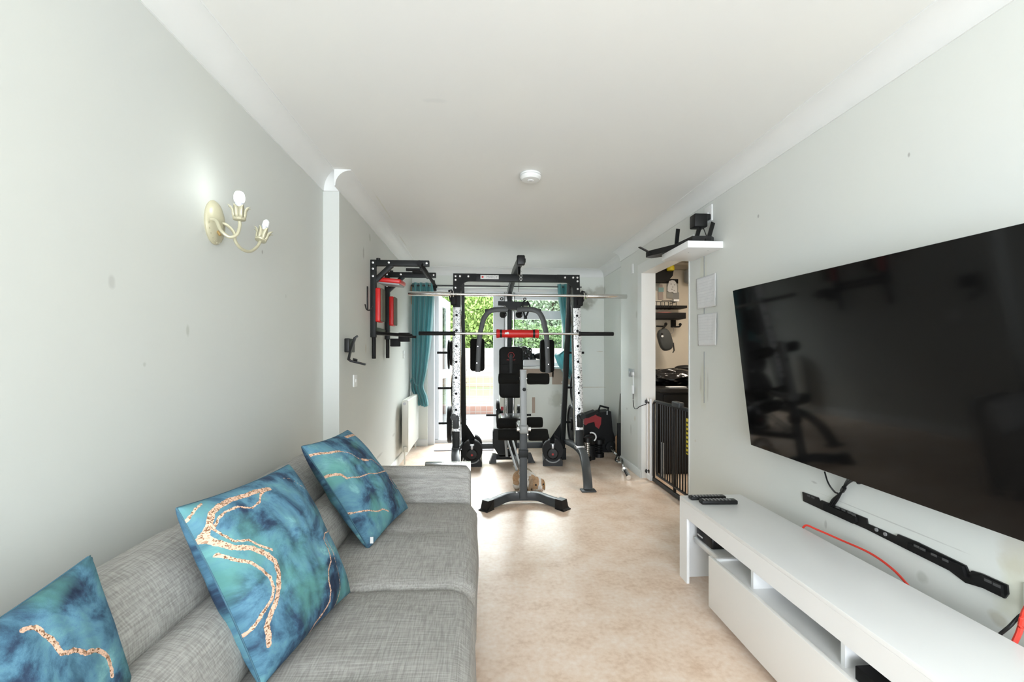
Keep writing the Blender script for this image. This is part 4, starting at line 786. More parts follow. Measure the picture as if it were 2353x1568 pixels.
tag(MB().tube(smooth_path([at(1548, 752, Y=5.8), at(1547, 763, Y=5.8), at(1540, 768, Y=5.78), at(1543, 760, Y=5.8)]), .003, 6).build('cord_loop', 'dkprint'), 'thin grey cord loop hanging from the right kitchen hook', 'cord')
tag(MB().lathe([(.10, 0), (.11, .02), (.11, .16), (.06, .19)], at(1592, 650, Y=5.885), (0, 0, 1), 20).build('wall_lamp', 'greyp'), 'dark grey rounded wall lamp at the right edge of the kitchen view', 'lamp')
# dark worktop unit right behind the gate
kc = thing('kitchen_cabinet', 'black kitchen unit behind the safety gate', 'kitchen unit', (2.2, 4.9, 0))
MB().box(1.79, 3.1, 4.42, 5.97, .0, .82, .006).build('carcass', 'blackm', kc); MB().box(1.78, 3.12, 4.38, 5.98, .82, .86, .006).build('worktop', 'black', kc)
q = MB(); pass
MB().box(1.82, 2.42, 4.40, 4.42, .06, .80, .004).build('door', 'blackm', kc); MB().box(2.44, 3.04, 4.40, 4.42, .06, .80, .004).build('door', 'blackm', kc)
m = MB(); b_ = bmesh.new(); bmesh.ops.create_icosphere(b_, subdivisions=4, radius=1)
for v in b_.verts:
    nse = noise.noise(v.co * 3) * .22 + noise.noise(v.co * 8) * .10; v.co = V((v.co.x * .34, v.co.y * .25, v.co.z * .095)) * (1 + nse); v.co += V((2.16, 4.98, .945))
    v.co.z = max(v.co.z, .862)
m.merge(b_); tag(m.build('bin_bag', 'bag', smooth=60), 'shiny crumpled black polythene bag on the kitchen worktop', 'bag')
m = MB(); m.ball((2.36, 5.05, 1.045), (.14, .10, .035)); tag(m.build('shoe_bag', 'blackm'), 'small matt black pouch on top of the shiny black bag', 'pouch')
tag(MB().box(1.90, 2.08, 4.45, 4.55, .861, .872, .002).build('white_packet', 'paper'), 'thin white packet at the front edge of the kitchen worktop', 'packet')
tag(MB().box(1.79, 1.81, 4.9, 5.2, .861, 1.05, .002).build('white_board', 'white'), 'white board standing upright on the worktop beside the door jamb', 'board')
# safety gate
gt = thing('safety_gate', 'black metal barred safety gate across the kitchen opening', 'safety gate', (1.61, 3.8, 0))
GX = 1.62; G0, G1 = 3.36, 4.13; GT = .765
MB().box(GX - .014, GX + .014, G0 - .04, G1 + .03, .012, .045, .004).build('bottom_rail', 'steel', gt)
q = MB(); q.tube([(GX, G1 + .02, .04), (GX, G1 + .02, GT - .03), (GX, G1 - .01, GT), (GX, G0 + .35, GT)], .012, 10, up=(1, 0, 0)); q.tube([(GX, G0 - .03, .04), (GX, G0 - .03, GT)], .013, 10); q.tube([(GX, G0 + .33, .04), (GX, G0 + .33, GT)], .013, 10); q.build('outer_frame', 'black', gt)
q = MB(); q.beam((GX, G0 - .02, GT), (GX, G1 - .06, GT), .024, .028); q.beam((GX, G0 + .0, .09), (GX, G1 - .06, .09), .018, .018); q.tube([(GX, G1 - .06, .09), (GX, G1 - .06, GT)], .010, 8); q.build('door_frame', 'black', gt)
n_ = 13
for k in range(n_): y = G0 + .03 + k * (G1 - .09 - G0 - .03) / n_; MB().tube([(GX, y, .09), (GX, y, GT)], .0065, 8).build('bar', 'black', gt)
MB().box(GX - .025, GX + .025, G0 + .20, G0 + .34, GT, GT + .045, .010).build('latch_handle', 'steel_l', gt)
ls = MB().box(GX - .016, GX - .014, G0 + .045, G0 + .085, .42, .70); ls.build('warning_label', 'yellow', gt)
q = MB(); [q.box(GX - .0172, GX - .016, G0 + .052, G0 + .078, .43 + k * .033, .445 + k * .033) for k in range(8)]; q.build('label_print', 'black', gt)
ge = thing('gate_extension', 'white tubular extension frame at the far side of the black safety gate', 'safety gate', (1.60, 4.22, 0))
MB().tube(smooth_path([(1.60, 4.17, .03), (1.60, 4.17, .72), (1.60, 4.18, .75), (1.60, 4.22, .76)], 3), .012, 10, up=(1, 0, 0)).build('inner_tube', 'gatewhite', ge)
MB().tube(smooth_path([(1.60, 4.245, .76), (1.60, 4.26, .72), (1.60, 4.26, .10), (1.60, 4.24, .05)], 4), .009, 10, up=(1, 0, 0)).build('outer_tube', 'gatewhite', ge)
MB().box(1.585, 1.615, 4.15, 4.255, .01, .06, .005).build('foot_block', 'gatewhite', ge)
for z in (.745, .075): MB().lathe([(.012, 0), (.022, .004), (.022, .016), (.014, .02), (.005, .05)], (1.60, 4.25, z), (0, 1, 0), 16).build('pressure_knob', 'black', ge)
tag(MB().box(1.645, 1.648, 3.98, 4.03, .06, .40).build('white_strip', 'white'), 'thin white strip standing behind the bars of the safety gate', 'strip')

# ============================================================ RADIATOR
rd = thing('radiator', 'cream panel radiator on the left wall under the teal curtain', 'radiator', (-.83, 5.4, .12))
RX0, RX1, RY0, RY1, RZ0, RZ1 = -.865, -.795, 5.03, 5.86, .125, .695
q = MB(); q.box(RX0, RX1, RY0, RY1, RZ0, RZ1, .006); q.build('panel', 'cream', rd)
MB().cyl((-.835, RY0 - .004, .66), (-.835, RY0 + .001, .66), .016).build('end_plug', 'silver', rd)
q = MB(); [q.box(RX0 + .012, RX1 - .012, RY0 + .03 + k * .03, RY0 + .045 + k * .03, RZ1, RZ1 + .003) for k in range(26)]; q.build('top_grille', 'cream', rd)
for y in (RY0 - .02, RY1 - .03):
    q = MB(); q.lathe([(.012, 0), (.019, .01), (.019, .045), (.013, .055)], (-.83, y, .14), (0, 0, 1), 16); q.tube([(-.83, y, .15), (-.83, y + .04, .15)], .009, 8); q.build('valve', 'cream', rd); MB().tube([(-.83, y, .14), (-.83, y, .0)], .0075, 8).build('pipe', 'cream', rd)

# ============================================================ CURTAINS
def curtain(name, label, ys, rows, folds, amp, ph):
    """rows = [(z, x0, x1)] from top to bottom"""
    t = thing(name, label, 'curtain', (rows[0][1], ys, 2)); q = MB(); N_ = folds * 10; g = []
    K = 40; zs = []
    for k in range(K + 1):
        s = k / K * (len(rows) - 1); i = min(int(s), len(rows) - 2); f_ = s - i; r = [rows[i][j] * (1 - f_) + rows[i + 1][j] * f_ for j in range(4)]
        row = []
        for n in range(N_ + 1):
            a_ = n / N_; x = r[1] + (r[2] - r[1]) * a_; squeeze = min(1, max(.25, (r[2] - r[1]) / (rows[0][2] - rows[0][1])))
            y = ys + r[3] + amp * (.6 + .4 * squeeze) * math.sin(a_ * folds * 2 * math.pi + ph + .5 * math.sin(k * .2)) + .006 * noise.noise(V((a_ * 8, k * .3, ph)))
            row.append(q.bm.verts.new((x, y, r[0] + .01 * math.sin(a_ * 7) * (k / K))))
        g.append(row)
    for k in range(K):
        for n in range(N_): q.bm.faces.new((g[k][n], g[k][n + 1], g[k + 1][n + 1], g[k + 1][n]))
    o = q.build('drape', 'curtain', t, smooth=0); s = o.modifiers.new('s', 'SOLIDIFY'); s.thickness = .003; return t
lc = curtain('curtain', 'teal satin curtain at the left of the garden door gathered over the radiator', 5.87,
    [(2.12, -.88, -.60, 0), (1.9, -.885, -.60, 0), (1.5, -.885, -.63, 0), (1.28, -.885, -.65, 0), (.95, -.885, -.70, -.005), (.80, -.885, -.735, -.02), (.74, -.88, -.72, -.045), (.68, -.85, -.69, -.05), (.60, -.82, -.675, -.04), (.54, -.80, -.67, -.03)], 4, .035, .6)
q = MB(); [q.lathe([(.021, -.002), (.029, 0), (.029, .006), (.021, .008)], (x, 5.86, 2.085), (1, .3, 0), 18) for x in (-.66, -.84)]; q.build('eyelet', 'chrome', lc)
q = MB(); q.sweep(smooth_path([(-.87, 5.82, .83), (-.885, 5.80, .88), (-.85, 5.79, .90), (-.835, 5.80, .84), (-.80, 5.80, .80)]), rect(.06, .006), up=(1, 0, 0)); q.build('tie_loop', 'curtain', lc)
rc = curtain('curtain', 'teal satin curtain at the right of the window tied back behind the rack', 5.86,
    [(2.12, 1.0, 1.22, 0), (1.9, 1.02, 1.24, 0), (1.5, 1.08, 1.26, 0), (1.28, 1.10, 1.28, 0), (1.19, .96, 1.28, -.01), (1.08, 1.0, 1.30, -.02), (.92, 1.10, 1.32, -.01), (.85, 1.20, 1.33, 0)], 3, .032, 2.0)
q = MB(); [q.lathe([(.021, -.002), (.029, 0), (.029, .006), (.021, .008)], (x, 5.85, 2.085), (1, .3, 0), 18) for x in (1.04, 1.16)]; q.build('eyelet', 'chrome', rc)
cp = thing('curtain_pole', 'thin dark curtain pole across the back wall above door and window', 'curtain pole', (.2, 5.87, 2.085))
MB().cyl((-.89, 5.87, 2.085), (.25, 5.87, 2.085), .0105, 14).build('left_pole', 'rod', cp); MB().cyl((.25, 5.87, 2.085), (1.32, 5.87, 2.085), .008, 14).build('right_pole', 'rod', cp)
for x in (-.86, 1.28): MB().box(x - .008, x + .008, 5.86, 5.985, 2.06, 2.075).cyl((x, 5.975, 2.085), (x, 5.985, 2.085), .025).build('bracket', 'rod', cp)
tag(MB().poly([], []) and None or (lambda q: (q.prism([at(u, v, X=-.899) for u, v in ((944, 655), (947, 653), (948, 665), (948, 700), (945, 700), (944, 672))], (.006, 0, 0)), q)[1])(MB()).build('wall_hook', 'wood'), 'narrow wooden strip fixed to the left wall beside the curtain', 'strip')

# bag and box on the window sill
sb = thing('sill_bag', 'black and white crumpled plastic bag on the window sill', 'bag', (.62, 6.1, SILL))
m = MB(); b_ = bmesh.new(); bmesh.ops.create_icosphere(b_, subdivisions=4, radius=1)
for v in b_.verts:
    k = 1 + noise.noise(v.co * 2.5) * .35 + noise.noise(v.co * 6) * .15; v.co = V((v.co.x * .12, v.co.y * .08, v.co.z * .135)) * k + V((.60, 6.09, SILL + .13)); v.co.z = max(v.co.z, SILL + .012)
m.merge(b_); m.build('black_part', 'bag', sb, 60)
m = MB(); m.box(.56, .98, 5.975, 6.08, SILL + .012, SILL + .10, .02); m.build('white_part', 'paper', sb)
q = MB(); q.ball((.83, 6.1, SILL + .15), (.12, .06, .05)); q.build('strap_bundle', 'blackm', sb)
tag(MB().ball((1.12, 6.1, SILL + .17), (.12, .06, .035)).build('dark_cloth', 'blackm'), 'folded dark cloth at the right end of the window sill', 'cloth')
tag(MB().box(-.58, .16, 5.66, 6.05, 0, .012, .004).build('door_mat', 'mat'), 'thin lavender grey mat inside the garden door', 'mat')

# ============================================================ CABLE CAGE RACK
XC = .372; HW = .618
def UY(z): return 4.50 + (z - .28) * .11
rk = thing('power_cage', 'charcoal smith machine rack with silver diamond plate uprights and butterfly arms', 'smith machine', (XC, 4.7, 0))
for s in (-1, 1):
    x = XC + s * HW
    p = lambda z, dy=0: V((x, UY(z) + dy, z))
    MB().beam(p(.45), p(1.66), .075, .05, (1, 0, 0)) ; 
    u = MB(); u.sweep([p(.27, .004), p(2.03, .004)], rect(.05, .070, .004), up=(1, 0, 0)).build('upright', 'steel', rk)
    u = MB(); u.sweep([p(.44, -.024), p(1.68, -.024)], rect(.010, .078, .002), up=(1, 0, 0)).build('diamond_plate', 'plate', rk)
    for k in range(8):
        z = 1.60 - k * .158; c = p(z, -.030); MB().cyl(c, c + V((0, -.0025, 0)), .0125).build('peg_hole', 'blackm', rk)
    # black bracket and curved gusset at the top
    g0 = 2.03; pts = [V((x - s * .037 + s * .074, 0, g0)), V((x + s * .037, 0, 1.68)), V((x - s * .03, 0, 1.68)), V((x - s * .037, 0, 1.85))]
    pts += [V((x - s * (.037 + .10) + s * .10 * math.cos(R(a_)), 0, 1.86 + .09 * math.sin(R(a_)))) for a_ in range(10, 91, 16)] + [V((x - s * .20, 0, 1.95)), V((x - s * .20, 0, g0))]
    pts = [V((q_.x, UY(q_.z) - .036, q_.z)) for q_ in pts]; MB().prism(pts, (0, .008, 0)).build('corner_plate', 'steel', rk)
    for (dx, z) in ((.0, 2.0), (.045, 2.0), (.13, 2.0), (.0, 1.962), (.0, 1.88)): c = V((x - s * dx + s * .012, UY(z) - .037, z)); MB().lathe([(.011, 0), (.011, .003), (.006, .006)], c, (0, -1, 0), 12).build('bolt', 'bolt', rk)
    # curved leg
    lg = smooth_path([(x - s * .015, 5.16, .20), (x - s * .012, 4.85, .235), (x, 4.55, .250), (x - s * .005, 4.30, .235), (x - s * .03, 4.08, .16), (x - s * .045, 3.96, .06), (x - s * .05, 3.93, .008)], 6)
    MB().sweep(lg, rect(.072, .05, .006), up=(1, 0, 0)) ; MB().sweep(lg, [(a2, b2) for (b2, a2) in rect(.076, .048, .006)], up=(1, 0, 0)).build('leg', 'steel_l', rk)
    MB().box(x - s * .05 - .065, x - s * .05 + .065, 3.875, 3.965, 0, .012, .004).build('foot_plate', 'steel_l', rk)
    MB().box(x - .04, x + .04, 4.45, 4.56, .255, .285, .003).build('leg_bracket', 'bolt' if s > 0 else 'steel_l', rk)
    # rear leaning post, chrome guide rod, spotter
    rx = x - s * .055
    MB().beam((rx + s * .01, 4.75, 2.0), (rx, 5.16, .14), .055, .055).build('rear_post', 'steel', rk)
    MB().tube([(x - s * .035, UY(1.98) + .06, 1.98), (x - s * .035, UY(.3) + .06, .3)], .010, 10).build('guide_rod', 'chrome', rk)
    q = MB(); q.prism([V((rx, 5.14, .16)), V((rx, 5.10, .46)), V((rx - s * .18, 5.20, .16))], (0, .006, 0)); q.build('base_gusset', 'steel', rk)
    # storage pegs
    for z, yy in ((1.22, 4.93), (.83, 5.01), (.43, 5.10)): MB().cyl((rx, yy, z), (rx + s * (.20 if s > 0 else .28), yy, z), .0125, 14).build('plate_peg', 'blackm', rk)
    for z in (1.03, .89, .63, .48): c = V((rx - s * .03, 4.75 + (2.0 - z) * .22, z)); MB().lathe([(.010, 0), (.010, .006)], c, (-s, 0, 0), 10).build('bolt', 'bolt', rk)
    # safety spotter clamp low on the upright
    q = MB(); q.box(x + s * .0 - .03, x + .03, UY(.55) - .075, UY(.55) - .03, .47, .60, .012); q.lathe([(.028, 0), (.033, .01), (.028, .05)], (x + s * .02, UY(.60) - .06, .585), (0, -1, 0), 16); q.build('safety_catch', 'steel_l' if s < 0 else 'steel', rk)
    MB().box(x - .028 + s * .03, x + .03 + s * .03, UY(1.80) - .075, UY(1.80) - .03, 1.70, 1.79, .012).build('bar_hook', 'blackm', rk)
    MB().prism([V((x + s * .035, UY(1.8) - .06, 1.69)), V((x + s * .075, UY(1.8) - .06, 1.76)), V((x + s * .085, UY(1.8) - .06, 1.85)), V((x + s * .05, UY(1.8) - .06, 1.86)), V((x + s * .0, UY(1.8) - .06, 1.79)), V((x - s * .01, UY(1.8) - .06, 1.69))], (0, .02, 0)).build('hook_plate', 'blackm', rk)
MB().box(XC - HW - .0, XC + HW, UY(2) - .03, UY(2) + .03, 1.952, 2.03, .004).build('crossbeam', 'steel', rk)
p0 = at(1104, 632, Y=UY(2) - .032); p1 = at(1146, 642, Y=UY(2) - .032)
MB().box(p0.x, p1.x, UY(2) - .0335, UY(2) - .030, p1.z, p0.z, .001).build('name_plate', 'wprint', rk)
text('MARCY', 'name_lettering', 'dkprint', .034, Matrix.Translation(V((p0.x + .63 * (p1.x - p0.x), UY(2) - .0342, (p0.z + p1.z) / 2))) @ FACING, rk)
MB().lathe([(.0105, 0), (.0105, .0012)], (p0.x + .022, UY(2) - .0335, (p0.z + p1.z) / 2), (0, -1, 0), 20).build('red_emblem', 'red', rk)
# rear cross tube, tower, boom
MB().box(XC - HW + .05, XC + HW - .05, 5.13, 5.20, .13, .19, .004).build('rear_cross_tube', 'steel_l', rk)
MB().box(XC - HW + .02, XC - HW + .09, 5.10, 5.30, 0, .13, .004).build('rear_foot', 'steel', rk); MB().box(XC + HW - .09, XC + HW - .02, 5.10, 5.30, 0, .13, .004).build('rear_foot', 'steel', rk)
TX = .335
MB().beam((TX, 5.27, .0), (TX, 5.27, 1.96), .05, .05).build('tower', 'steel', rk)
MB().beam((TX, 5.24, 1.94), (.352, 4.72, 2.055), .052, .062).build('boom_rear', 'steel_l', rk); MB().beam((.352, 4.74, 2.06), (.360, 4.11, 2.06), .05, .07).build('boom', 'steel_l', rk)
MB().box(.325, .398, 4.07, 4.12, 2.010, 2.10, .010).build('boom_cap', 'black', rk); MB().box(.395, .405, 4.08, 4.12, 2.035, 2.07, .003).build('cap_tab', 'black', rk)
q = MB(); q.lathe([(.045, 0), (.05, .006), (.038, .012), (.05, .018), (.045, .024)], (.348, 4.28, 2.0), (1, 0, 0), 20); q.build('pulley', 'black', rk)
ln = thing('carabiner', 'small steel carabiner hanging from the boom above the name beam', 'carabiner', at(1198, 632, Y=4.35))
q = MB(); c = at(1197, 627, Y=4.35)
for k in range(3): q.tube([c + V((.010 * math.cos(R(t * 30)), 0, .018 * math.sin(R(t * 30)) - k * .03)) for t in range(12)], .0022, 6, closed=True, up=(0, 1, 0))
q.build('ring', 'chrome', ln); MB().tube([at(1193, 640, Y=4.5), at(1192, 671, Y=4.5)], .0025, 6).build('cord', 'blackm', ln)
for dx in (-.065, -.045, .04, .055): MB().tube([(TX + dx, 5.22, .35), (TX + dx, 5.22, 1.92)], .0028 if abs(dx) > .05 else .007, 6).build('cable' if abs(dx) > .05 else 'slide_rod', 'blackm' if abs(dx) > .05 else 'chrome', rk)
BYY = 5.06
def bpx(pts, y, th, name, mt): MB().prism([at(u, v, Y=y) for u, v in pts], (0, th, 0)).build(name, mt, rk)
bpx([(1145, 692), (1215, 694), (1214, 703), (1199, 703), (1194, 710), (1187, 712), (1168, 711), (1163, 705), (1160, 702), (1145, 701)], BYY, .09, 'pulley_carriage', 'steel')
for (u, v) in ((1153, 687), (1206, 688)):
    c = at(u, v, Y=BYY); MB().tube([c + V((.014 * math.cos(R(t * 30)), 0, .014 * math.sin(R(t * 30)))) for t in range(12)], .005, 8, closed=True, up=(0, 1, 0)).build('eye_bolt', 'black', rk)
for (u, v) in ((1156, 723), (1193, 723)):
    c = at(u, v, Y=BYY + .02); MB().lathe([(.012, -.02), (.038, -.018), (.040, -.012), (.030, -.002), (.030, .002), (.040, .012), (.038, .018), (.012, .02)], c, (1, .9, 0), 24).build('pulley', 'black', rk); MB().box(c.x - .028, c.x + .028, c.y - .01, c.y + .01, c.z + .02, c.z + .085).build('pulley_bracket', 'black', rk)
def bfly(px, pad, name_s):
    pts = smooth_path([at(u, v, Y=5.0) for u, v in px], 6); MB().sweep(pts, rect(.055, .045, .006), up=(0, 1, 0)).build('butterfly_arm', 'arm_grey', rk)
    a, b = at(pad[0], pad[1], Y=5.06), at(pad[2], pad[3], Y=5.06)
    xm = (a.x + b.x) / 2; slab(xm - .080, xm + .080, b.z, a.z, 5.025, 5.10, .035, 'arm_pad', 'foam', rk, .02)
    for t in (.25, .75): c = V((a.x + (b.x - a.x) * t, 4.972, a.z + (b.z - a.z) * t)); MB().lathe([(.006, 0), (.006, .004)], c, (0, -1, 0), 10).build('bolt', 'bolt', rk)
bfly([(1166, 712), (1140, 712), (1125, 716), (1113, 730), (1107, 750), (1102, 775), (1100, 800), (1098, 855)], (1099, 778, 1095, 853), 'l')
bfly([(1188, 713), (1215, 711), (1235, 716), (1246, 731), (1252, 752), (1256, 775), (1257, 800), (1259, 857)], (1256, 781, 1258, 856), 'r')
MB().box(at(1116, 713, Y=5.03).x, at(1124, 713, Y=5.03).x, 5.0, 5.06, at(0, 718, Y=5).z, at(0, 711, Y=5).z, .004).build('stop_block', 'blackm', rk)
for (u0, u1) in ((1114, 1126), (1232, 1243)): a, b = at(u0, 711, Y=5.02), at(u1, 717, Y=5.02); MB().box(a.x, b.x, 4.99, 5.04, b.z, a.z, .004).build('arm_stop', 'steel', rk)
# smith bar with black sleeves
sbY, sbZ = UY(1.41) - .03, 1.412
q = at(962, 766, Y=sbY); q2 = at(1410, 769, Y=sbY); sb_ = thing('smith_bar', 'long steel bar with black sleeves running through the rack uprights', 'bar', (XC, sbY, sbZ))
MB().cyl((XC - HW - .03, sbY, sbZ), (XC + HW + .03, sbY, sbZ), .0125, 16).build('bar_shaft', 'chrome', sb_)
for (xa, xb) in ((q.x, XC - HW - .02), (XC + HW + .02, q2.x)):
    MB().cyl((xa, sbY, sbZ), (xb, sbY, sbZ), .0205, 18, .006).build('sleeve', 'rubber', sb_)
for s in (-1, 1): MB().cyl((XC + s * (HW + .012), sbY, sbZ), (XC + s * (HW + .03), sbY, sbZ), .026, 18, .003).build('end_collar', 'black', sb_)
bp2 = thing('barbell_pad', 'red foam pad wrapped round the middle of the lower bar with black straps', 'barbell pad', (.37, sbY, sbZ))
X0, X1 = at(1140, 767, Y=sbY).x, at(1238, 767, Y=sbY).x; L_ = X1 - X0
MB().lathe([(.030, 0), (.045, .004), (.045, .02), (.040, .045), (.040, L_ * .25), (.0425, L_ * .36), (.040, L_ * .5), (.0425, L_ * .64), (.040, L_ * .75), (.040, L_ - .045), (.045, L_ - .02), (.045, L_ - .004), (.03, L_)], (X0, sbY, sbZ), (1, 0, 0), 28).build('foam_sleeve', 'red', bp2)
for xx in (X0 + .048, X1 - .052): MB().lathe([(.0425, 0), (.0425, .022)], (xx - .011, sbY, sbZ), (1, 0, 0), 28).build('strap', 'black', bp2)
MB().prism([V((X0 + .082 + a_, sbY - .0415, sbZ + b2)) for a_, b2 in ((0, -.008), (.045, -.008), (.045, .008), (.036, .016), (.022, .010), (.012, .014))], (0, -.0015, 0)).build('white_logo', 'wprint', bp2)
# olympic bar on the hooks
oy = UY(1.81) - .075; A_ = at(938, 675, Y=oy); B_ = at(1440, 682, Y=oy); ob = thing('olympic_barbell', 'long chrome barbell resting across the top hooks of the rack', 'barbell', (XC, oy, 1.81))
dv = (B_ - A_).normalized(); LL = (B_ - A_).length
MB().cyl(A_ + dv * .42, B_ - dv * .42, .0140, 18).build('shaft', 'chrome', ob); MB().cyl(A_, A_ + dv * .43, .0235, 24, .003).build('sleeve', 'chrome', ob); MB().cyl(B_ - dv * .43, B_, .0235, 24, .003).build('sleeve', 'chrome', ob)
for k in (.418, .445): MB().cyl(A_ + dv * k, A_ + dv * (k + .013), .036, 24, .003).build('collar', 'chrome', ob); MB().cyl(B_ - dv * k, B_ - dv * (k + .013), .036, 24, .003).build('collar', 'chrome', ob)
# weight plates
def plate(label, x, y, z, r, t_, mt='blackm', ang=0, group=None):
    t = thing('weight_plate', label, 'weight plate', (x, y, z), group)
    MB().lathe([(.016, -t_ * .5), (r * .3, -t_ * .55), (r * .32, -t_ * .25), (r * .82, -t_ * .25), (r * .85, -t_ * .5), (r * .97, -t_ * .5), (r, -t_ * .3), (r, t_ * .3), (r * .97, t_ * .5), (r * .85, t_ * .5), (r * .82, t_ * .25), (r * .32, t_ * .25), (r * .3, t_ * .55), (.016, t_ * .5)], (0, 0, 0), (1, 0, 0), 36).build('disc', mt, t, local=True)
    t.rotation_euler = (0, 0, R(ang)); return t
plate('medium black weight plate on the top left peg of the rack', -.315, 4.93, 1.215, .135, .028)
plate('thin black weight plate against the one on the top left peg', -.345, 4.93, 1.20, .16, .014)
plate('black weight plate on the middle left peg hidden behind the left upright', -.30, 5.01, .80, .19, .03)
plate('large black weight plate on the bottom left peg of the rack', -.345, 5.10, .42, .205, .045)
plate('small black weight plate on the top right peg of the rack', 1.06, 4.93, 1.20, .135, .03)
plate('large black weight plate on the middle right peg of the rack', 1.05, 5.01, .81, .19, .04)
plate('largest black weight plate on the bottom right peg of the rack', 1.045, 5.10, .41, .225, .055)
plate('large charcoal weight plate with red tag left of the bench seat', .195, 5.22, .52, .165, .035, 'steel')
plate('smaller black weight plate just inside the one with the red tag', .235, 5.22, .46, .12, .035)
plate('small black weight plate right of the tower behind the bench seat', .44, 5.22, .52, .10, .04, 'steel')
MB().box(.225, .255, 5.10, 5.12, .57, .61).build('red_tag', 'redp', rk); MB().cyl((.06, 5.22, .50), (.58, 5.22, .50), .012).build('plate_peg', 'blackm', rk)
# low pulley shroud
a, b = at(1132, 985, Y=5.05), at(1175, 1052, Y=5.05)
MB().prism([V((a.x + .02, 5.02, a.z)), V((a.x, 5.02, a.z - .04)), V((a.x, 5.02, b.z + .14)), V((a.x + .075, 5.02, b.z + .02)), V((b.x + .06, 5.02, b.z + .02)), V((b.x + .06, 5.02, a.z))], (0, .12, 0)).build('pulley_shroud', 'steel', rk)
# hanging strap handle
st = thing('strap_handle', 'black nylon strap handle hanging from the right eye bolt of the rack', 'strap', at(1208, 692, Y=5.0))
MB().sweep(smooth_path([at(u, v, Y=5.0) for u, v in ((1206, 690), (1201, 700), (1203, 715), (1206, 728), (1209, 727), (1215, 713), (1217, 703), (1211, 692))], 5), rect(.020, .006), up=(0, 1, 0)).build('webbing', 'blackm', st); MB().cyl(at(1204, 731, Y=5.0), at(1211, 731, Y=5.0), .012, 14).build('grip', 'black', st)

# ============================================================ BENCH WITH LEG DEVELOPER
BX = .338; bn = thing('weight_bench', 'black padded weight bench with foam rollers and grey leg developer post', 'weight bench', (BX, 4.2, 0))
bc = at(1174, 856, Y=5.03)
def pad(x0, x1, y0, y1, z0, z1, name, tilt=None, bev=.022):
    q = MB(); q.box(x0, x1, y0, y1, z0, z1, bev); return q.build(name, 'vinyl', bn)
a, b = at(1147, 797, Y=4.96), at(1202, 915, Y=4.96)
slab(a.x, b.x, b.z, a.z, 4.945, 5.015, .05, 'backrest', 'vinyl', bn, .018)
q = MB(); [q.tube([(a.x + .02, 4.946, z), (b.x - .02, 4.946, z)], .0035, 6, up=(0, 0, 1)) for z in (1.02, .90, 1.09)]; q.build('stitched_seam', 'blackm', bn)
lc_ = at(1174.5, 817, Y=4.94); q = MB(); q.tube([lc_ + V((.033 * math.cos(R(t * 15)), 0, .033 * math.sin(R(t * 15)))) for t in range(24)], .0025, 6, closed=True, up=(0, 1, 0)); q.build('logo_ring', 'redp', bn)
q = MB()
c = lc_ + V((0, -.001, 0))
q.prism([c + V((x * .0007, 0, z * .0010)) for x, z in ((-3, 20), (3, 20), (4, 8), (10, 2), (7, -2), (4, 0), (4, -8), (9, -22), (3, -22), (0, -10), (-3, -22), (-9, -22), (-4, -8), (-4, 0), (-7, -2), (-10, 2), (-4, 8))], (0, -.002, 0)); q.build('logo_figure', 'redp', bn)
text('MARCY', 'pad_lettering', 'redp', .022, Matrix.Translation(lc_ + V((0, -.001, -.050))) @ FACING @ Matrix.Diagonal((1.3, 1, 1, 1)), bn)
q = MB(); q.box(BX - .15, BX + .12, 4.46, 4.90, .505, .565, .024); q.build('seat', 'vinyl_g', bn)
MB().beam((BX - .01, 5.0, .16), (BX - .01, 4.95, 1.2), .04, .04).build('back_support', 'steel', bn)
MB().beam((BX, 4.98, .09), (BX, 3.62, .24), .05, .05) ; MB().beam((BX, 5.0, .10), (BX + .002, 3.62, .26), .03, .045).build('main_beam', 'steel', bn)
MB().beam((BX, 4.75, .14), (BX, 4.7, .50), .045, .045).build('seat_post', 'steel', bn)
for dx in (-.03, .03): MB().beam((BX - .095 + dx, 4.45, .50), (BX - .03 + dx * .6, 3.66, .26), .010, .018, (1, 0, 0)).build('ladder_rail', 'arm', bn)
for k in range(5): t_ = k / 4; MB().cyl((BX - .135 + t_ * .07, 4.35 - t_ * .5, .45 - t_ * .20), (BX - .09 + t_ * .05, 4.35 - t_ * .5, .45 - t_ * .20), .006, 10).build('rung', 'chrome', bn)
MB().beam((BX - .12, 4.2, .52), (BX - .10, 4.15, .26), .02, .02).build('adjust_lever', 'arm', bn); MB().beam((BX + .13, 4.5, .52), (BX + .13, 4.5, .36), .02, .02).build('seat_bracket', 'arm', bn)
MB().cyl((BX + .12, 4.42, .44), (BX + .16, 4.42, .44), .012).build('knob', 'bolt', bn)
q = MB(); q.box(.13, .56, 5.02, 5.08, .03, .085, .004); q.build('rear_foot', 'steel', bn)
for s in (-1, 1): x = .345 + s * .205; MB().prism([V((x - .03 * s, 4.99, .09)), V((x + .012 * s, 4.99, .09)), V((x + .04 * s, 4.985, .012)), V((x + .05 * s, 4.98, 0)), V((x - .03 * s, 4.98, 0))], (0, .11, 0)).build('rear_foot_cap', 'black', bn)
